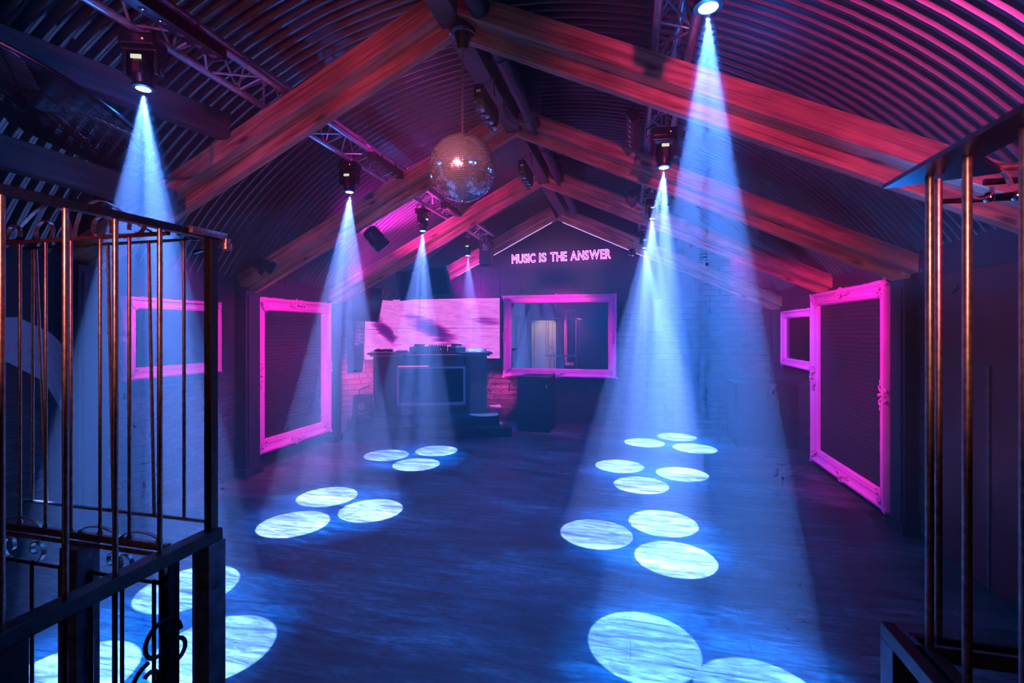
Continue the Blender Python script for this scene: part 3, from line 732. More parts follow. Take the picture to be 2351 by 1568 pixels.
ch = MB(); z = R_ + .02; k = 0; ztop = 3.55 - 2.765
while z < ztop:
    M = Matrix.Translation((0, 0, z)) @ Matrix.Rotation(PI / 2 * (k % 2) + .5, 4, 'Z')
    ch.tube([(.0085 * math.cos(t * PI / 6), 0, .0135 * math.sin(t * PI / 6) * 1.35) for t in range(12)], .0026, 6, True, M=M)
    z += .0275; k += 1
ch.build('chain', IRON, o, True)
mo = MB().lathe([(.018, -.02), (.03, -.015), (.034, .0), (.052, .07), (.055, .085), (.085, .09), (.088, .10), (.085, .112), (.05, .115), (.05, .16)], 28, Matrix.Translation((0, 0, ztop + .01))).build('motor', PLAST, o, True)
MB().tube([(.09 * math.cos(t * PI / 8), .09 * math.sin(t * PI / 8), ztop + .08) for t in range(16)], .004, 6, True).build('motor_ring', IRON, o, True)
for k in range(4): MB().ball((.075 * math.cos(k * PI / 2 + .4), .075 * math.sin(k * PI / 2 + .4), ztop + .095), .008).build('bolt', CHROME, o)


# ------------------------------------------------------------ ornate frames
def frame_ring(w_, h_, prof, mat, name, parent, wob=.006, seed=0):
    """sweep a profile (inset from outer edge, height) around a w x h rectangle in the local xz plane, facing -y"""
    rnd = random.Random(seed); m_ = MB(); seg = 26
    pts = []
    cor = [(-w_ / 2, 0), (w_ / 2, 0), (w_ / 2, h_), (-w_ / 2, h_)]
    path = []
    for c in range(4):
        a = cor[c]; b = cor[(c + 1) % 4]
        for q in range(seg): path.append((c, q / seg))
    k = len(prof)
    for (c, t) in path:
        for (ins, ht) in prof:
            a = cor[c]; b = cor[(c + 1) % 4]; prev = cor[c - 1]
            # corners of the inset rectangle
            x0, z0 = -w_ / 2 + ins, ins; x1, z1 = w_ / 2 - ins, h_ - ins
            cc = [(x0, z0), (x1, z0), (x1, z1), (x0, z1)]
            p = lerp(cc[c], cc[(c + 1) % 4], t)
            j = wob * rnd.uniform(-1, 1) if ins == 0 and t > 0 else (wob * .3 * rnd.uniform(-1, 1) if t > 0 else 0)
            nx, nz = ((0, -1), (1, 0), (0, 1), (-1, 0))[c]
            m_.v.append((p[0] + nx * j, -ht - (0 if ins == 0 else abs(j) * .4), p[1] + nz * j))
    L = len(path)
    for i in range(L):
        for q in range(k - 1):
            a = i * k + q; b = ((i + 1) % L) * k + q
            m_.f.append((a, b, b + 1, a + 1))
    return m_.build(name, mat, parent, True)

def scroll(m_, c, r, turns, sgn, th=.009, n=26, depth=.05, a0=0):
    pts = []; rr = []
    for i in range(n):
        t = i / (n - 1); a = a0 + sgn * t * turns * 2 * PI; q = r * (1 - .8 * t)
        pts.append((c[0] + q * math.cos(a), -depth - .012 * math.sin(t * PI), c[1] + q * math.sin(a))); rr.append(th * (1 - .45 * t))
    m_.tube(pts, rr, 6)

def ornament(name, cx, cz, s, parent, mat, depth=.055, ang=0, seed=1):
    rnd = random.Random(seed); m_ = MB()
    ca, sa = math.cos(ang), math.sin(ang)
    def tr(x, z): return (cx + (x * ca - z * sa) * s, cz + (x * sa + z * ca) * s)
    for sg in (-1, 1):
        c = tr(sg * .75, 0); scroll(m_, c, .45 * s, 1.3, sg, .13 * s, depth=depth)
        c = tr(sg * .38, .42); scroll(m_, c, .30 * s, 1.1, -sg, .10 * s, depth=depth)
        c = tr(sg * 1.35, -.12); scroll(m_, c, .26 * s, 1.0, sg, .08 * s, depth=depth)
    for k in range(7):
        a = PI * k / 6; p = tr(.42 * math.cos(a), .30 * math.sin(a) + .1)
        m_.ball((p[0], -depth - .01, p[1]), .16 * s, 8, (1, .7, 1))
    m_.ball((cx, -depth - .02, cz), .22 * s, 10)
    for k in range(5):
        p = tr(rnd.uniform(-1.1, 1.1), rnd.uniform(-.4, .5)); m_.ball((p[0], -depth + .004, p[1]), .15 * s, 6)
    return m_.build(name, mat, parent, True)

PROF = [(0, .0), (0, .055), (.012, .075), (.03, .078), (.042, .06), (.055, .05), (.078, .046), (.098, .05), (.108, .042), (.118, .044), (.128, .032), (.135, .012), (.135, .0)]
def ornate(name, w_, h_, loc, rz, label, cat, panel, width=.135, crest=True, seed=3, mat=None, rx=0):
    mat = mat or PINK
    o = empty(name, loc, (rx, 0, rz), label=label, cat=cat)
    k = width / .135
    frame_ring(w_, h_, [(a * k, b * (.6 + .4 * k)) for a, b in PROF], mat, 'moulding', o, seed=seed)
    for c, (sx, sz) in enumerate(((-1, 0), (1, 0), (1, 1), (-1, 1))):
        ornament('corner_ornament', sx * (w_ / 2 - width * .48), h_ * sz + (width * .48 if sz == 0 else -width * .48), width * .48, o, mat, .05 * k + .005, (PI * .25, PI * .75, PI * 1.25, -PI * .25)[c], seed + c)
    if crest:
        for c, (x, z, a) in enumerate(((0, h_ - width * .35, 0), (0, width * .35, PI), (-w_ / 2 + width * .35, h_ * .5, PI / 2), (w_ / 2 - width * .35, h_ * .5, -PI / 2))):
            ornament('centre_crest', x, z, width * .58, o, mat, .055 * k, a, seed + 9 + c)
    if panel is not None:
        MB().box((-w_ / 2 + width * .9, -.012, width * .9), (w_ / 2 - width * .9, -.002, h_ - width * .9)).build('back_panel' if panel is not MIRROR else 'mirror_glass', panel, o)
    return o
# facing +x on the left wall: local -y -> +x  => rotate +90
ornate('picture_frame', 1.47, 1.92, (XL + .03, 5.58, .19), PI / 2, 'tall hot pink ornate frame around bricks on the left wall', 'frame', BRP, .17, seed=5)
ornate('picture_frame', 1.03, .765, (XL + .03, 3.83, 1.243), PI / 2, 'small wide pink frame with dark glass on the left wall, behind the cage', 'frame', GLOSS, .115, False, 11)
ornate('picture_frame', 1.82, 2.08, (XR - .05, 5.85, .075), -PI / 2, 'tall hot pink ornate frame around bricks on the right wall', 'frame', BRP, .16, seed=21)
ornate('picture_frame', 1.27, .81, (XR - .04, 7.42, 1.18), -PI / 2, 'small pink frame with a dark panel on the right wall beside the tall one', 'frame', GLOSS, .115, False, 31)
ornate('wall_mirror', 2.07, 1.50, (-1.27, YB - .06, .852), 0, 'wide mirror in a hot pink ornate frame on the back wall', 'mirror', MIRROR, .155, seed=41)
ornate('picture_frame', .62, 2.4, (-2.45, YF + .06, .2), PI, 'tall pink frame on the wall behind the photographer', 'frame', GLOSS, .13, seed=51)


# ------------------------------------------------------------ LED screen, platform, booth
BR = math.radians(21)
o = empty('led_screen', (-4.44, 8.42, 1.19), label='large led video wall glowing pink with dark streaks', cat='led screen')
for c in range(4):
    for r_ in range(2):
        p = MB().box((0.002, -.03, 0.002), (.528, .03, .548)).build('screen_panel', LEDM, o)
        # panels share one continuous picture: keep object space common
        me = p.data
        for v in me.vertices: v.co.x += c * .53; v.co.z += r_ * .553
MB().box((-.01, .03, -.01), (2.13, .09, 1.116)).build('rear_frame', BLACK, o)
d0 = U(838, 825, D=8.75); d1 = Vector((-4.45, 8.41, 0)); dd = d1 - Vector((d0.x, d0.y, 0)); Ls = dd.length
sp = empty('led_screen', (d0.x, d0.y, 1.165), (0, 0, math.atan2(dd.y, dd.x)), label='narrow angled led panel glowing pink, left end of the video wall', cat='led screen')
for r_ in range(2):
    p = MB().box((0, -.03, .002), (Ls, .03, .551)).build('screen_panel', LEDS2, sp)
    for v in p.data.vertices: v.co.z += r_ * .555
MB().box((0, .03, 0), (Ls, .08, 1.11)).build('rear_frame', BLACK, sp)

o = empty('dj_platform', (-1.842, 7.43, 0), (0, 0, BR), label='low black two step platform under the dj booth', cat='platform')
MB().box((-2.6, 0, 0), (0, 1.0, .14), b=.006).build('lower_step', BLACK, o)
MB().box((-2.6, .22, .14), (-.18, 1.0, .30), b=.006).build('upper_step', BLACK, o)
bl = U(857, 955, Z=.3); brr = U(1118, 949, Z=.3)
dv = brr - bl; Wb = dv.length
bo = empty('dj_booth', (bl.x, bl.y, .3), (0, 0, math.atan2(dv.y, dv.x)), label='tall black dj booth with a screen set in its front', cat='dj booth')
sd = .36
MB().box((0, 0, 0), (sd, .54, .97), b=.004).build('side_column', BLACK, bo)
MB().box((Wb - sd, 0, 0), (Wb, .54, .97), b=.004).build('side_column', BLACK, bo)
MB().box((sd, .04, 0), (Wb - sd, .5, .97)).build('front_panel', BLACK, bo)
MB().box((sd + .02, .0, .80), (Wb - sd - .02, .04, .93), b=.004).box((sd + .06, -.012, .83), (Wb - sd - .06, .0, .90)).build('fascia', BLACK, bo)
MB().box((-.09, -.04, 1.0), (Wb + .09, .58, 1.035), b=.004).build('countertop', PLAST, bo)
MB().box((-.05, .0, .972), (sd + .12, .54, .999)).box((Wb - sd - .1, 0, .972), (Wb + .05, .54, .999)).build('shelf_edge', GREYP, bo)
tv = empty('booth_screen', (0, 0, 0)); bpy.data.objects.remove(tv)
sx0, sx1, sz0, sz1 = sd + .015, Wb - sd - .0, .15, .80
MB().box((sx0, -.03, sz0), (sx1, .02, sz0 + .055), b=.003).box((sx0, -.03, sz1 - .035), (sx1, .02, sz1), b=.003).box((sx0, -.03, sz0), (sx0 + .04, .02, sz1), b=.003).box((sx1 - .04, -.03, sz0), (sx1, .02, sz1), b=.003).build('screen_bezel', GREYP, bo)
bz_ = bo.children[-1]
MB().box((sx0 + .03, -.012, sz0 + .03), (sx1 - .03, .0, sz1 - .03)).build('screen_glass', GLOSS, bz_)
MB().box((sx0 + .02, -.02, sz1 + .004), (sx0 + .52, -.005, sz1 + .014)).build('light_line', glow('warm_pink_line', (1, .15, .35), 1.5), bo)
Mb = Matrix.Translation((bl.x, bl.y, .3)) @ Matrix.Rotation(math.atan2(dv.y, dv.x), 4, 'Z')
def onb(x, y, z): return tuple(Mb @ Vector((x, y, z)))
rzb = math.atan2(dv.y, dv.x)
# dj gear on the counter
def deck(x, label):
    o = empty('media_player', onb(x, .12, 1.036), (0, 0, rzb), label=label, cat='dj player', group='players on the booth')
    MB().box((-.15, 0, 0.0), (.15, .36, .085), b=.008).build('case', PLAST, o)
    MB().lathe([(.09, .085), (.092, .095), (.05, .098)], 28, Matrix.Translation((0, .17, 0))).build('jog_wheel', BLUEST, o, True)
    MB().box((-.09, .27, .085), (.09, .35, .125), b=.004).build('display_hood', PLAST, o)
    return o
deck(.72, 'black media player at the left of the mixer on the booth')
deck(1.36, 'black media player at the right of the mixer on the booth')
o = empty('dj_mixer', onb(1.04, .12, 1.036), (0, 0, rzb), label='black dj mixer with rows of knobs on the booth', cat='dj mixer')
MB().box((-.16, 0, 0), (.16, .36, .095), b=.006).build('case', PLAST, o)
for i in range(8):
    for j in range(3): MB().lathe([(.010, .095), (.010, .118), (.006, .12)], 8, Matrix.Translation((-.14 + .04 * i, .06 + .1 * j, 0))).build('knob', BLUEST, o)
MB().ball((.05, -.004, .05), .006).build('indicator', REDDOT, o)
o = MB()
rnd = random.Random(4)
for k in range(7):
    p = [Vector(onb(.0 + .026 * i, .16 + rnd.uniform(-.08, .08), 1.044 + rnd.uniform(0, .045))) for i in range(12)]
    o.tube(p, .007, 6)
tag(o.build('cable_tangle', PLAST, None, True), 'tangle of black cables at the left end of the booth top', 'cables')
o = MB()
o.box((-.08, -.05, 0), (.10, .07, .03), Matrix.Translation(onb(.44, .10, 1.036)) @ Matrix.Rotation(rzb, 4, 'Z'), b=.01)
tag(o.build('headphone_case', PLAST), 'flat black case lying left of the players', 'case')
o = MB()
for k in range(5):
    p = [Vector(onb(1.56 + .03 * i, .12 + .05 * math.sin(i * .8 + k), 1.044 + .01 * k)) for i in range(11)]
    o.tube(p, .005, 6)
tag(o.build('cable_tangle', GREYP, None, True), 'pale loose cables at the right end of the booth top', 'cables')

# stage monitor and cables left of the booth
p = U(829, 958, Z=.3)
o = empty('stage_monitor', (p.x, p.y, .30), (0, 0, .35), label='small black monitor speaker left of the dj booth', cat='speaker')
m_ = MB(); v = [(-.14, 0, 0), (.14, 0, 0), (.14, .26, 0), (-.14, .26, 0), (-.14, .06, .34), (.14, .06, .34), (.14, .26, .34), (-.14, .26, .34)]
m_.add(v, [(0, 3, 2, 1), (4, 5, 6, 7), (0, 1, 5, 4), (1, 2, 6, 5), (2, 3, 7, 6), (3, 0, 4, 7)]); m_.build('cabinet', PLAST, o)
MB().lathe([(.055, 0), (.06, .006), (.05, .01), (.03, -.002), (.015, .008)], 24, Matrix.Translation((0, .025, .17)) @ Matrix.Rotation(PI / 2 - .17, 4, 'X')).build('speaker_cone', GREYP, o, True)
MB().box((-.07, -.012, .04), (.04, -.002, .07), Matrix.Rotation(.15, 4, 'Y')).build('label_plate', GREYP, o)
MB().tube([(-.06, .12, .34), (-.05, .12, .42), (.05, .13, .47), (.12, .14, .5)], .012, 8).build('handle', PLAST, o, True)
for k, (x0, x1, lab) in enumerate(((-4.85, -4.55, 'thin cable hanging down the bricks beside the screen'), (-4.72, -4.40, 'second thin cable drooping to the monitor speaker'))):
    pts_ = [(x0 + (x1 - x0) * t + .04 * math.sin(t * 9 + k), 7.72 + .25 * t * (k), 1.22 - .85 * t + .03 * math.sin(t * 14)) for t in [i / 18 for i in range(19)]]
    tag(MB().tube(pts_, .006, 6).build('hanging_cable', PLAST, None, True), lab, 'cable')

# subwoofer under the mirror
a = U(1188, 990, Z=0); b = U(1262, 994, Z=0); c_ = U(1285, 980, Z=0)
dx = b - a; Wd = dx.length; ang = math.atan2(dx.y, dx.x)
o = empty('subwoofer', (a.x, a.y, 0), (0, 0, ang), label='tall black subwoofer cabinet standing under the mirror', cat='speaker')
MB().box((0, 0, 0), (Wd, .6, .925), b=.008).build('cabinet', BLACK, o)
MB().box((.02, -.008, .03), (Wd - .02, .0, .89)).build('grille', PLAST, o)
MB().box((Wd - .06, -.011, .74), (Wd - .045, -.008, .80)).build('badge', WHITE, o)
MB().lathe([(.05, 0), (.05, .006), (.03, .004)], 20, Matrix.Translation((Wd * .5, .3, .925))).build('pole_socket', PLAST, o)
# low cabinet in the back right corner
o = empty('corner_cabinet', (1.50, 7.62, 0), (0, 0, 0), label='large plain dark cabinet standing in the back right corner', cat='cabinet')
MB().box((0, 0, 0), (XR - 1.5 - .01, .64, .90), b=.006).build('body', BLACK, o)
MB().box((-.01, -.01, .90), (XR - 1.5 - .01, .64, .925), b=.004).build('worktop', BLACK, o)
MB().box((.02, -.008, .03), (.39, .0, .88)).box((.41, -.008, .03), (.78, 0, .88)).build('door', BLACK, o)
# step of the platform with paper right of the booth
p = U(1135, 935, Z=.3)
o = MB().box((-.10, -.12, 0), (.10, .10, .02)).build('paper_stack', WHITE); o.location = (p.x, p.y + .05, .30); o.rotation_euler = (0, 0, BR)
tag(o, 'pale sheets of paper lying beside the booth base', 'papers')

# hanging screens
def hang_tv(loc, rot, w_, h_, label):
    o = empty('hanging_screen', loc, rot, label=label, cat='television')
    MB().box((-w_ / 2, .0, -h_ / 2), (w_ / 2, .09, h_ / 2), b=.008).build('case', PLAST, o)
    MB().box((-w_ / 2 + .03, -.004, -h_ / 2 + .035), (w_ / 2 - .03, .0, h_ / 2 - .03)).build('screen_glass', GLOSS, o)
    MB().box((-.12, .09, -.1), (.12, .13, .1)).build('mount_plate', BLUEST, o)
    MB().rod((0, .12, 0), (0, .16, h_ / 2 + .25), .014).build('mount_arm', BLUEST, o)
    return o
hang_tv((-3.0, 6.6, 2.40), (math.radians(10), math.radians(-6), math.radians(4)), .80, .44, 'black television tilted down, hanging from the third rafter')
o = hang_tv((-4.28, 7.12, 2.12), (math.radians(16), 0, math.radians(62)), .62, .56, 'black television seen nearly edge on, left of the led wall')
MB().box((.28, -.012, -.29), (.315, .10, .29), b=.003).build('side_edge', GREYP, o)  # paler strip puts the wash light on the case edge into its colour
nb0, nb1 = U(800, 900, D=8.35), U(834, 900, D=8.62)
ndv = nb1 - nb0; nang = math.atan2(ndv.y, ndv.x); nL = math.hypot(ndv.x, ndv.y)
for k, (t, z0, z1, w_, lab) in enumerate(((.52, 1.44, 1.86, .05, 'white notice sheet, tilted, on the dark board left of the led wall'), (.90, 1.47, 1.96, .06, 'white notice sheet with squares, next to the led wall edge'))):
    o = empty('notice_sheet', (nb0.x + ndv.x * t, nb0.y + ndv.y * t, z0), (0, .14 if k == 0 else 0, nang), label=lab, cat='notice', group='notice sheets')
    h_ = z1 - z0
    MB().box((-w_, -.012, 0), (w_, -.008, h_)).build('sheet', WHITE, o)
    for q in range(6): MB().box((-w_ * .6, -.014, h_ * (.1 + .14 * q)), (w_ * (.6 - .3 * (q % 3)), -.012, h_ * (.1 + .14 * q) + .02)).build('printed_line', BLACK, o)
o = MB().box((0, 0, 0), (nL, .02, 1.7)).build('notice_board', BOARD); o.location = (nb0.x, nb0.y, .95); o.rotation_euler = (0, 0, nang)
tag(o, 'dark board carrying the notices left of the led wall', 'board')

# ------------------------------------------------------------ neon sign
a = U(1176, 606, Y=8.62); b = U(1403, 594, Y=8.62)
ang = math.atan2(b.z - a.z, b.x - a.x); Lneon = (b - a).length
o = empty('neon_sign', a, (0, 0, 0), label='pink neon sign reading MUSIC IS THE ANSWER on the back wall', cat='neon sign')
txt = 'MUSIC IS THE ANSWER'
def glyph(ch_):
    cu = bpy.data.curves.new('letter', 'FONT'); cu.body = ch_; cu.size = 1; cu.fill_mode = 'NONE'; cu.offset = 0.012
    cu.bevel_depth = .018; cu.bevel_resolution = 1; cu.resolution_u = 4
    ob = bpy.data.objects.new('tmp', cu); COL.objects.link(ob)
    dg_ = bpy.context.evaluated_depsgraph_get(); me = bpy.data.meshes.new_from_object(ob.evaluated_get(dg_))
    bpy.data.objects.remove(ob)
    return me
HN = .168
for word, f0, f1 in (('MUSIC', 0, .247), ('IS', .286, .361), ('THE', .401, .568), ('ANSWER', .603, 1)):
    gl = []; x = 0
    for ch_ in word:
        me = glyph(ch_); xs = [v.co.x for v in me.vertices]; ys_ = [v.co.y for v in me.vertices]
        gl.append((me, x - min(xs), min(ys_), max(ys_))); x += max(xs) - min(xs) + .07
    x -= .07; S = (f1 - f0) * Lneon / x
    for me, off, ya, yb in gl:
        for v in me.vertices:
            X_ = f0 * Lneon + (v.co.x + off) * S; Z_ = (v.co.y - ya) / (yb - ya) * HN; Yd = -v.co.z * S
            v.co = (X_ * math.cos(ang) - Z_ * math.sin(ang), Yd - .03, X_ * math.sin(ang) + Z_ * math.cos(ang))
        me.materials.clear(); me.materials.append(NEON); me.name = 'letter'
        lo = bpy.data.objects.new('letter', me); COL.objects.link(lo); lo.parent = o
MB().rod((-.02, .02, .07), (Lneon, .02, .07 + Lneon * math.sin(ang)), .004, 6).build('mounting_rail', BLACK, o)
m_ = MB()
for k in range(8):
    t = k / 7 * Lneon; m_.rod((t, -.02, .07 + t * math.sin(ang)), (t, .08, .07 + t * math.sin(ang)), .004, 6)
m_.build('standoffs', BLACK, o)

# ------------------------------------------------------------ cages
def strap_curve(m_, pts, w_=.015, t_=.004, up=(0, 1, 0)): m_.tube(pts, 0, flat=(w_, t_, up))
def spiral_pts(c, r, a0, turns, sgn, n=22, y=0, shrink=.65):
    return [(c[0] + r * (1 - shrink * i / (n - 1)) * math.cos(a0 + sgn * 2 * PI * turns * i / (n - 1)), y, c[1] + r * (1 - shrink * i / (n - 1)) * math.sin(a0 + sgn * 2 * PI * turns * i / (n - 1))) for i in range(n)]

# left cage
X0, Y0, Y1, XW = -1.70, .80, 1.64, -2.78
ZR, ZT = .85, 2.09
cg = empty('dance_cage', (X0, Y1, 0), label='iron cage with scroll work on a steel stand, at the left', cat='cage', group='iron dance cages')
def loc_(p): return (p[0] - X0, p[1] - Y1, p[2])
def part(name, m_, mat, sm=True): return m_.build(name, mat, cg, sm)
# rims
part('top_rim', MB().box(loc_((X0 - .018, Y0 - .6, ZT - .012)), loc_((X0 + .018, Y1 + .03, ZT + .016)), b=.003), IRONB, False)
m_ = MB().box(loc_((X0 - .03, Y0 - .6, ZR - .03)), loc_((X0 + .03, Y1 + .03, ZR + .02)), b=.004)
part('base_rim', m_, IRONB, False)
part('clamp_bracket', MB().box(loc_((X0 - .05, Y1 - .12, ZT - .006)), loc_((X0 + .035, Y1 + .05, ZT + .022)), b=.005).lathe([(.014, -.05), (.02, -.045), (.02, -.02), (.013, -.018), (.013, .0)], 12, Matrix.Translation(loc_((X0 + .03, Y1 + .05, ZT - .0)))), IRON)
part('bolt', MB().rod(loc_((X0 - .10, Y1 + .01, ZT - .06)), loc_((X0 - .0, Y1 + .01, ZT - .04)), .007, 8).ball(loc_((X0 - .035, Y1 + .01, ZT - .05)), .013), CHROME)
# corner post (square) and bars in the near side
part('corner_post', MB().box(loc_((X0 - .018, Y1 - .018, ZR)), loc_((X0 + .018, Y1 + .018, ZT)), b=.003), IRONB, False)
for y_ in (.653, .803, .953, 1.109, 1.257, 1.416):
    part('bar', MB().rod(loc_((X0, y_, ZR + .01)), loc_((X0, y_, ZT - .005)), .0085, 12), IRON)
# scroll gate: second plane
YG = 1.475
top_z = 2.075
part('gate_rail', MB().rod(loc_((X0 - .03, YG, top_z)), loc_((XW, YG, top_z)), .009, 10), IRON)
part('gate_rail', MB().box(loc_((XW, YG - .011, ZR + .0)), loc_((X0 - .03, YG + .011, ZR + .028)), b=.003).rod(loc_((XW, YG, ZR - .02)), loc_((X0 - .03, YG, ZR - .02)), .009, 8), IRON)
part('gate_rail', MB().rod(loc_((XW, YG, ZR - .13)), loc_((X0 - .03, YG, ZR - .13)), .007, 8), IRONB)
for x_ in (-2.66, -2.52, -2.372, -2.231, -2.074, -1.923, -1.776):
    part('gate_bar', MB().rod(loc_((x_, YG, ZR + .02)), loc_((x_, YG, top_z)), .0065, 10).ball(loc_((x_, YG, ZR + .035)), .011, 6), IRON)
for x_ in (-2.62, -2.45, -2.29, -2.12, -1.96, -1.80):
    part('lower_bar', MB().rod(loc_((x_, YG, .06)), loc_((x_, YG, ZR - .12)), .0075, 10), IRONB)
def smooth(ps, k=6):
    out = []
    for i in range(len(ps) - 1):
        p0, p1, p2, p3 = [Vector(ps[max(0, min(len(ps) - 1, i + d))]) for d in (-1, 0, 1, 2)]
        for q in range(k):
            t = q / k; out.append(.5 * ((2 * p1) + (p2 - p0) * t + (2 * p0 - 5 * p1 + 4 * p2 - p3) * t * t + (3 * p1 - p0 - 3 * p2 + p3) * t ** 3))
    return out + [Vector(ps[-1])]
XM = -2.22
for sg in (-1, 1):
    m_ = MB(); strap_curve(m_, smooth([loc_((XM + sg * u_, YG, top_z + v_)) for (u_, v_) in ((.012, -.005), (.014, .04), (.05, .115), (.13, .148), (.21, .125), (.31, .06), (.41, .008))])); part('scroll', m_, IRON, False)
    for (u_, r_, a0_, s2) in ((.15, .058, -.4, 1), (.34, .045, PI + .3, -1)):
        m_ = MB(); strap_curve(m_, [loc_((q[0], YG, q[2])) for q in spiral_pts((XM + sg * u_, top_z + .035), r_, a0_ if sg > 0 else PI - a0_, .85, s2 * sg, shrink=.45)]); part('scroll', m_, IRON, False)
for k, x_ in enumerate((-2.5, -2.08, -1.86)):
    m_ = MB()
    for sg in (-1, 1):
        strap_curve(m_, [loc_((q[0], YG, q[2])) for q in spiral_pts((x_ + sg * .075, ZR - .07), .05, -PI / 2, .95, sg)])
        strap_curve(m_, [loc_((x_ + sg * .12 * math.sin(t * PI / 2), YG, ZR + .05 + .06 * math.cos(t * PI / 2) - .05)) for t in [i / 8 for i in range(9)]])
    part('scroll', m_, IRON, False)
# rear panel, third plane
part('rear_rail', MB().rod(loc_((XW, Y1, 2.085)), loc_((X0, Y1, 2.085)), .007, 8), IRON)
part('rear_rail', MB().rod(loc_((XW, Y1, ZR + .05)), loc_((X0, Y1, ZR + .05)), .008, 8), IRON)
for x_, dx_ in ((-2.72, -.0), (-2.70, .07), (-2.26, .03), (-2.03, .03), (-1.84, .0)):
    part('rear_bar', MB().rod(loc_((x_ + dx_, Y1, ZR + .05)), loc_((x_, Y1, 2.08)), .0065, 8), IRON)
m_ = MB(); strap_curve(m_, [loc_((q[0], Y1 - .02, q[2])) for q in spiral_pts((-1.80, 2.10), .045, PI, .9, -1)]); part('scroll', m_, IRONB, False)
# stand
part('stand_leg', MB().box(loc_((X0 - .05, Y1 - .045, 0)), loc_((X0 + .035, Y1 + .04, ZR - .03)), b=.004), BLUEST, False)
part('stand_leg', MB().box(loc_((X0 - .11, Y1 - .14, 0)), loc_((X0 - .06, Y1 - .09, ZR - .03)), b=.004), IRONB, False)
part('stand_leg', MB().box(loc_((-2.22, YG - .05, 0)), loc_((-2.13, YG + .04, ZR - .02)), b=.004), BLUEST, False)
part('stand_leg', MB().box(loc_((X0 - .04, .93, 0)), loc_((X0 + .03, 1.0, ZR - .03)), b=.004), IRONB, False)
for y_, x_ in ((1.20, X0 - .14), (1.27, X0 - .02)):
    part('lower_bar', MB().rod(loc_((x_, y_, .05)), loc_((x_, y_, ZR - .03)), .008, 8), IRONB)
m_ = MB()
for (cy_, cz_, r_, a0_, tn, sg) in ((1.47, .50, .085, 0, 1.2, 1), (1.53, .42, .06, PI, 1.2, -1), (1.42, .38, .07, PI / 2, 1.1, 1)):
    m_.tube([loc_((X0 - .06, cy_ + (q[0]), q[2])) for q in spiral_pts((0, cz_), r_, a0_, tn, sg)], .008, 8)
part('scroll', m_, IRONB)
part('cable_tie', MB().tube([loc_((X0 + .0 + .05 * math.cos(t * PI / 6) - .008, Y1 + .05 * math.sin(t * PI / 6), ZR - .20 + .01 * math.sin(t))) for t in range(12)], .004, 6, True), IRONB)

# right cage
X0, Y1 = .765, 1.47
cg = empty('dance_cage', (X0, Y1, 0), label='iron cage with a flat black top plate, close at the right', cat='cage', group='iron dance cages')
ZT2, ZR2 = 2.105, .85
XE = 1.62
m_ = MB(); v = [(.70, .45), (.70, 1.585), (.93, 1.50), (.80, 1.36), (.80, .45)]
m_.add([loc_((x_, y_, ZT2)) for x_, y_ in v] + [loc_((x_, y_, ZT2 + .012)) for x_, y_ in v], [(4, 3, 2, 1, 0), (5, 6, 7, 8, 9)] + [(i, (i + 1) % 5, 5 + (i + 1) % 5, 5 + i) for i in range(5)])
part('top_plate', m_, IRONB, False)
for y_ in (.95, 1.175, 1.345, 1.49):
    part('bar', MB().rod(loc_((X0, y_, ZR2)), loc_((X0, y_, ZT2)), .0095, 14), IRON)
for x_ in (.79, .98, 1.17, 1.36, 1.55):
    part('rear_bar', MB().rod(loc_((x_, 1.50, ZR2 + .03)), loc_((x_, 1.50, 2.10)), .008, 12), IRON)
part('rear_rail', MB().rod(loc_((.74, 1.50, 2.12)), loc_((XE, 1.50, 2.12)), .010, 12), IRON)
part('rear_rail', MB().rod(loc_((.80, 1.52, 2.045)), loc_((XE, 1.52, 2.045)), .007, 8), IRONB)
for x_ in (.90, .96, 1.15):
    part('bolt', MB().ball(loc_((x_, 1.50, 2.045)), .014, 8).rod(loc_((x_ - .05, 1.5, 2.04)), loc_((x_ + .05, 1.5, 2.05)), .006, 8), CHROME)
m_ = MB()
strap_curve(m_, [loc_((q[0], 1.49, q[2])) for q in spiral_pts((.88, 2.07), .06, 0, 1.0, 1)]); strap_curve(m_, [loc_((q[0], 1.49, q[2])) for q in spiral_pts((1.08, 2.17), .07, PI, 1.0, -1)])
part('scroll', m_, IRON, False)
part('far_bar', MB().rod(loc_((1.30, 1.60, .85)), loc_((1.27, 1.60, 2.1)), .009, 12), IRON)
part('far_bar', MB().rod(loc_((1.58, 1.60, .85)), loc_((1.58, 1.60, 2.1)), .009, 12), IRON)
part('far_rail', MB().rod(loc_((.95, 1.60, 2.11)), loc_((1.62, 1.60, 2.11)), .009, 10), IRONB)
part('base_rim', MB().box(loc_((.70, .40, ZR2 - .03)), loc_((.735, 1.60, ZR2 + .012)), b=.003).box(loc_((.75, .40, ZR2 - .03)), loc_((.785, 1.56, ZR2 + .012)), b=.003), IRONB, False)
part('base_rim', MB().box(loc_((.74, 1.50, ZR2 - .03)), loc_((XE, 1.54, ZR2 + .012)), b=.003), BLUEST, False)
part('base_rail', MB().rod(loc_((.78, 1.49, ZR2 + .035)), loc_((XE, 1.49, ZR2 + .035)), .010, 10), IRONB)
part('stand_leg', MB().box(loc_((.70, 1.53, 0)), loc_((.76, 1.60, ZR2 - .03)), b=.004), BLUEST, False)
part('stand_leg', MB().box(loc_((XE - .06, 1.50, 0)), loc_((XE, 1.56, ZR2 - .03)), b=.004), BLUEST, False)

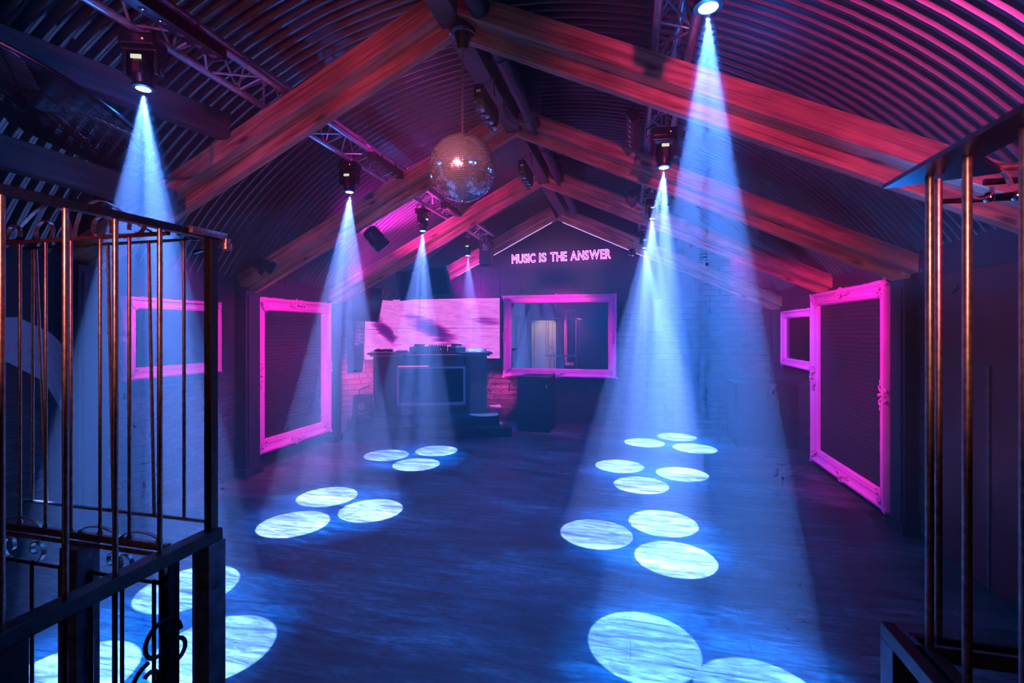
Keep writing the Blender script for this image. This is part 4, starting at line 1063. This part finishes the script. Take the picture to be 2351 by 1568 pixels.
# ------------------------------------------------------------ maroon board and odds on the right wall
o = empty('maroon_panel', (XR - .035, 4.42, .02), (0, 0, -PI / 2), label='maroon painted board on the right wall behind the right cage', cat='panel')
MB().box((0, -.02, 0), (1.0, .0, 2.10), b=.003).build('board', MAROON, o)
MB().box((.42, -.03, .0), (.47, -.02, 2.1)).build('batten', MAROON, o)
MB().box((.02, -.035, 1.02), (.045, -.02, 1.28)).build('pink_strip', PINK, o)
MB().tube([(.1, -.03, 1.94), (.2, -.035, 1.97), (.3, -.03, 1.95), (.36, -.03, 2.0)], .006, 6).build('cable', PLAST, o)
MB().box((.64, -.03, .0), (.66, -.02, 1.45)).build('pale_edge', BLUEST, o)

# white panel on the back wall
p = U(1478, 666, Y=YB - .02); q = U(1518, 760, Y=YB - .02)
o = MB().box((p.x, YB - .05, q.z), (q.x, YB, p.z), b=.004).build('wall_box', GREYP)
tag(o, 'pale flat panel on the back wall to the right of the mirror', 'panel')
# hooks and wall light above
for k, (x_, y_, lab) in enumerate(((1570, 578, 'small metal ring hanging on the last rafter, right of the sign'), (840, 590, 'small hook under the third rafter'))):
    p = U(x_, y_, Y=8.36 if k == 0 else 6.45)
    o = MB().tube([(.03 * math.cos(t * PI / 8), 0, .03 * math.sin(t * PI / 8)) for t in range(16)], .004, 6, True).rod((0, 0, .03), (0, 0, .07), .003).build('ring_hook', CHROME); o.location = p
    tag(o, lab, 'hook')
# tall dark panel outline on the back wall behind the right beams
o = empty('wall_hatch', (.62, YB - .03, 2.28), label='dark framed hatch high on the back wall, right of the sign', cat='hatch')
MB().box((-.42, -.02, 0), (.42, 0, .74), b=.004).build('hatch_board', BOARD, o)
MB().box((-.46, -.035, -.04), (-.42, .0, .78)).box((.42, -.035, -.04), (.46, 0, .78)).box((-.46, -.035, .74), (.46, 0, .78)).box((-.46, -.035, -.04), (.46, 0, .0)).build('hatch_frame', BLACK, o)

# ------------------------------------------------------------ big caged fan, near left
c = U(85, 232, D=2.75)
o = empty('caged_fan', c, (math.radians(-18), math.radians(12), 0), label='large fan behind a ring guard under the roof, far left', cat='fan')
m_ = MB()
for k in range(22):
    r_ = .09 + k * .024
    m_.tube([(r_ * math.cos(t * PI / 24), r_ * math.sin(t * PI / 24), -.03 - .03 * math.cos(k / 22 * PI / 2)) for t in range(48)], .0028, 4, True)
m_.build('ring_guard', IRONB, o)
m_ = MB()
for k in range(8): m_.rod((.07 * math.cos(k * PI / 4), .07 * math.sin(k * PI / 4), -.065), (.62 * math.cos(k * PI / 4), .62 * math.sin(k * PI / 4), -.03), .004, 6)
m_.build('guard_spokes', IRONB, o)
MB().lathe([(.07, -.07), (.085, -.06), (.085, .02), (.1, .03), (.1, .16), (.06, .18)], 24).build('motor', PLAST, o, True)
for k in range(4):
    a = k * PI / 2 + .55
    M = Matrix.Rotation(a, 4, 'Z')
    m_ = MB(); v = [(.09, -.05, 0), (.30, -.13, -.01), (.54, -.10, -.01), (.56, .05, .03), (.34, .08, .05), (.09, .04, .03)]
    m_.add(v + [(x_, y_, z_ + .006) for x_, y_, z_ in v], [(5, 4, 3, 2, 1, 0), (6, 7, 8, 9, 10, 11)] + [(i, (i + 1) % 6, 6 + (i + 1) % 6, 6 + i) for i in range(6)], M)
    m_.build('blade', ALU, o)
MB().tube([(.63 * math.cos(t * PI / 24), .63 * math.sin(t * PI / 24), -.02) for t in range(48)], .012, 8, True).build('outer_ring', IRONB, o, True)
MB().rod((0, 0, .17), (0, 0, arch(c.x) - c.z - .02), .02, 10).build('hanger', IRONB, o)

# white scuffed patch on the far left wall
p = U(60, 830, X=XL + .02)
o = empty('wall_poster', (XL + .014, p.y, 1.18), (0, 0, PI / 2), label='torn pale mural on the left wall seen between the cage bars', cat='mural')
m_ = MB(); v = [(-.05, .62), (.16, .50), (.33, .30), (.36, -.05), (.28, -.22), (.12, .12), (-.1, .28), (-.35, .4), (-.4, .6)]
m_.add([(x_, -.006, z_) for x_, z_ in v] + [(x_, 0, z_) for x_, z_ in v], [tuple(range(9)), tuple(range(17, 8, -1))] + [(i, (i + 1) % 9, 9 + (i + 1) % 9, 9 + i) for i in range(9)])
m_.build('painted_patch', WHITE, o)
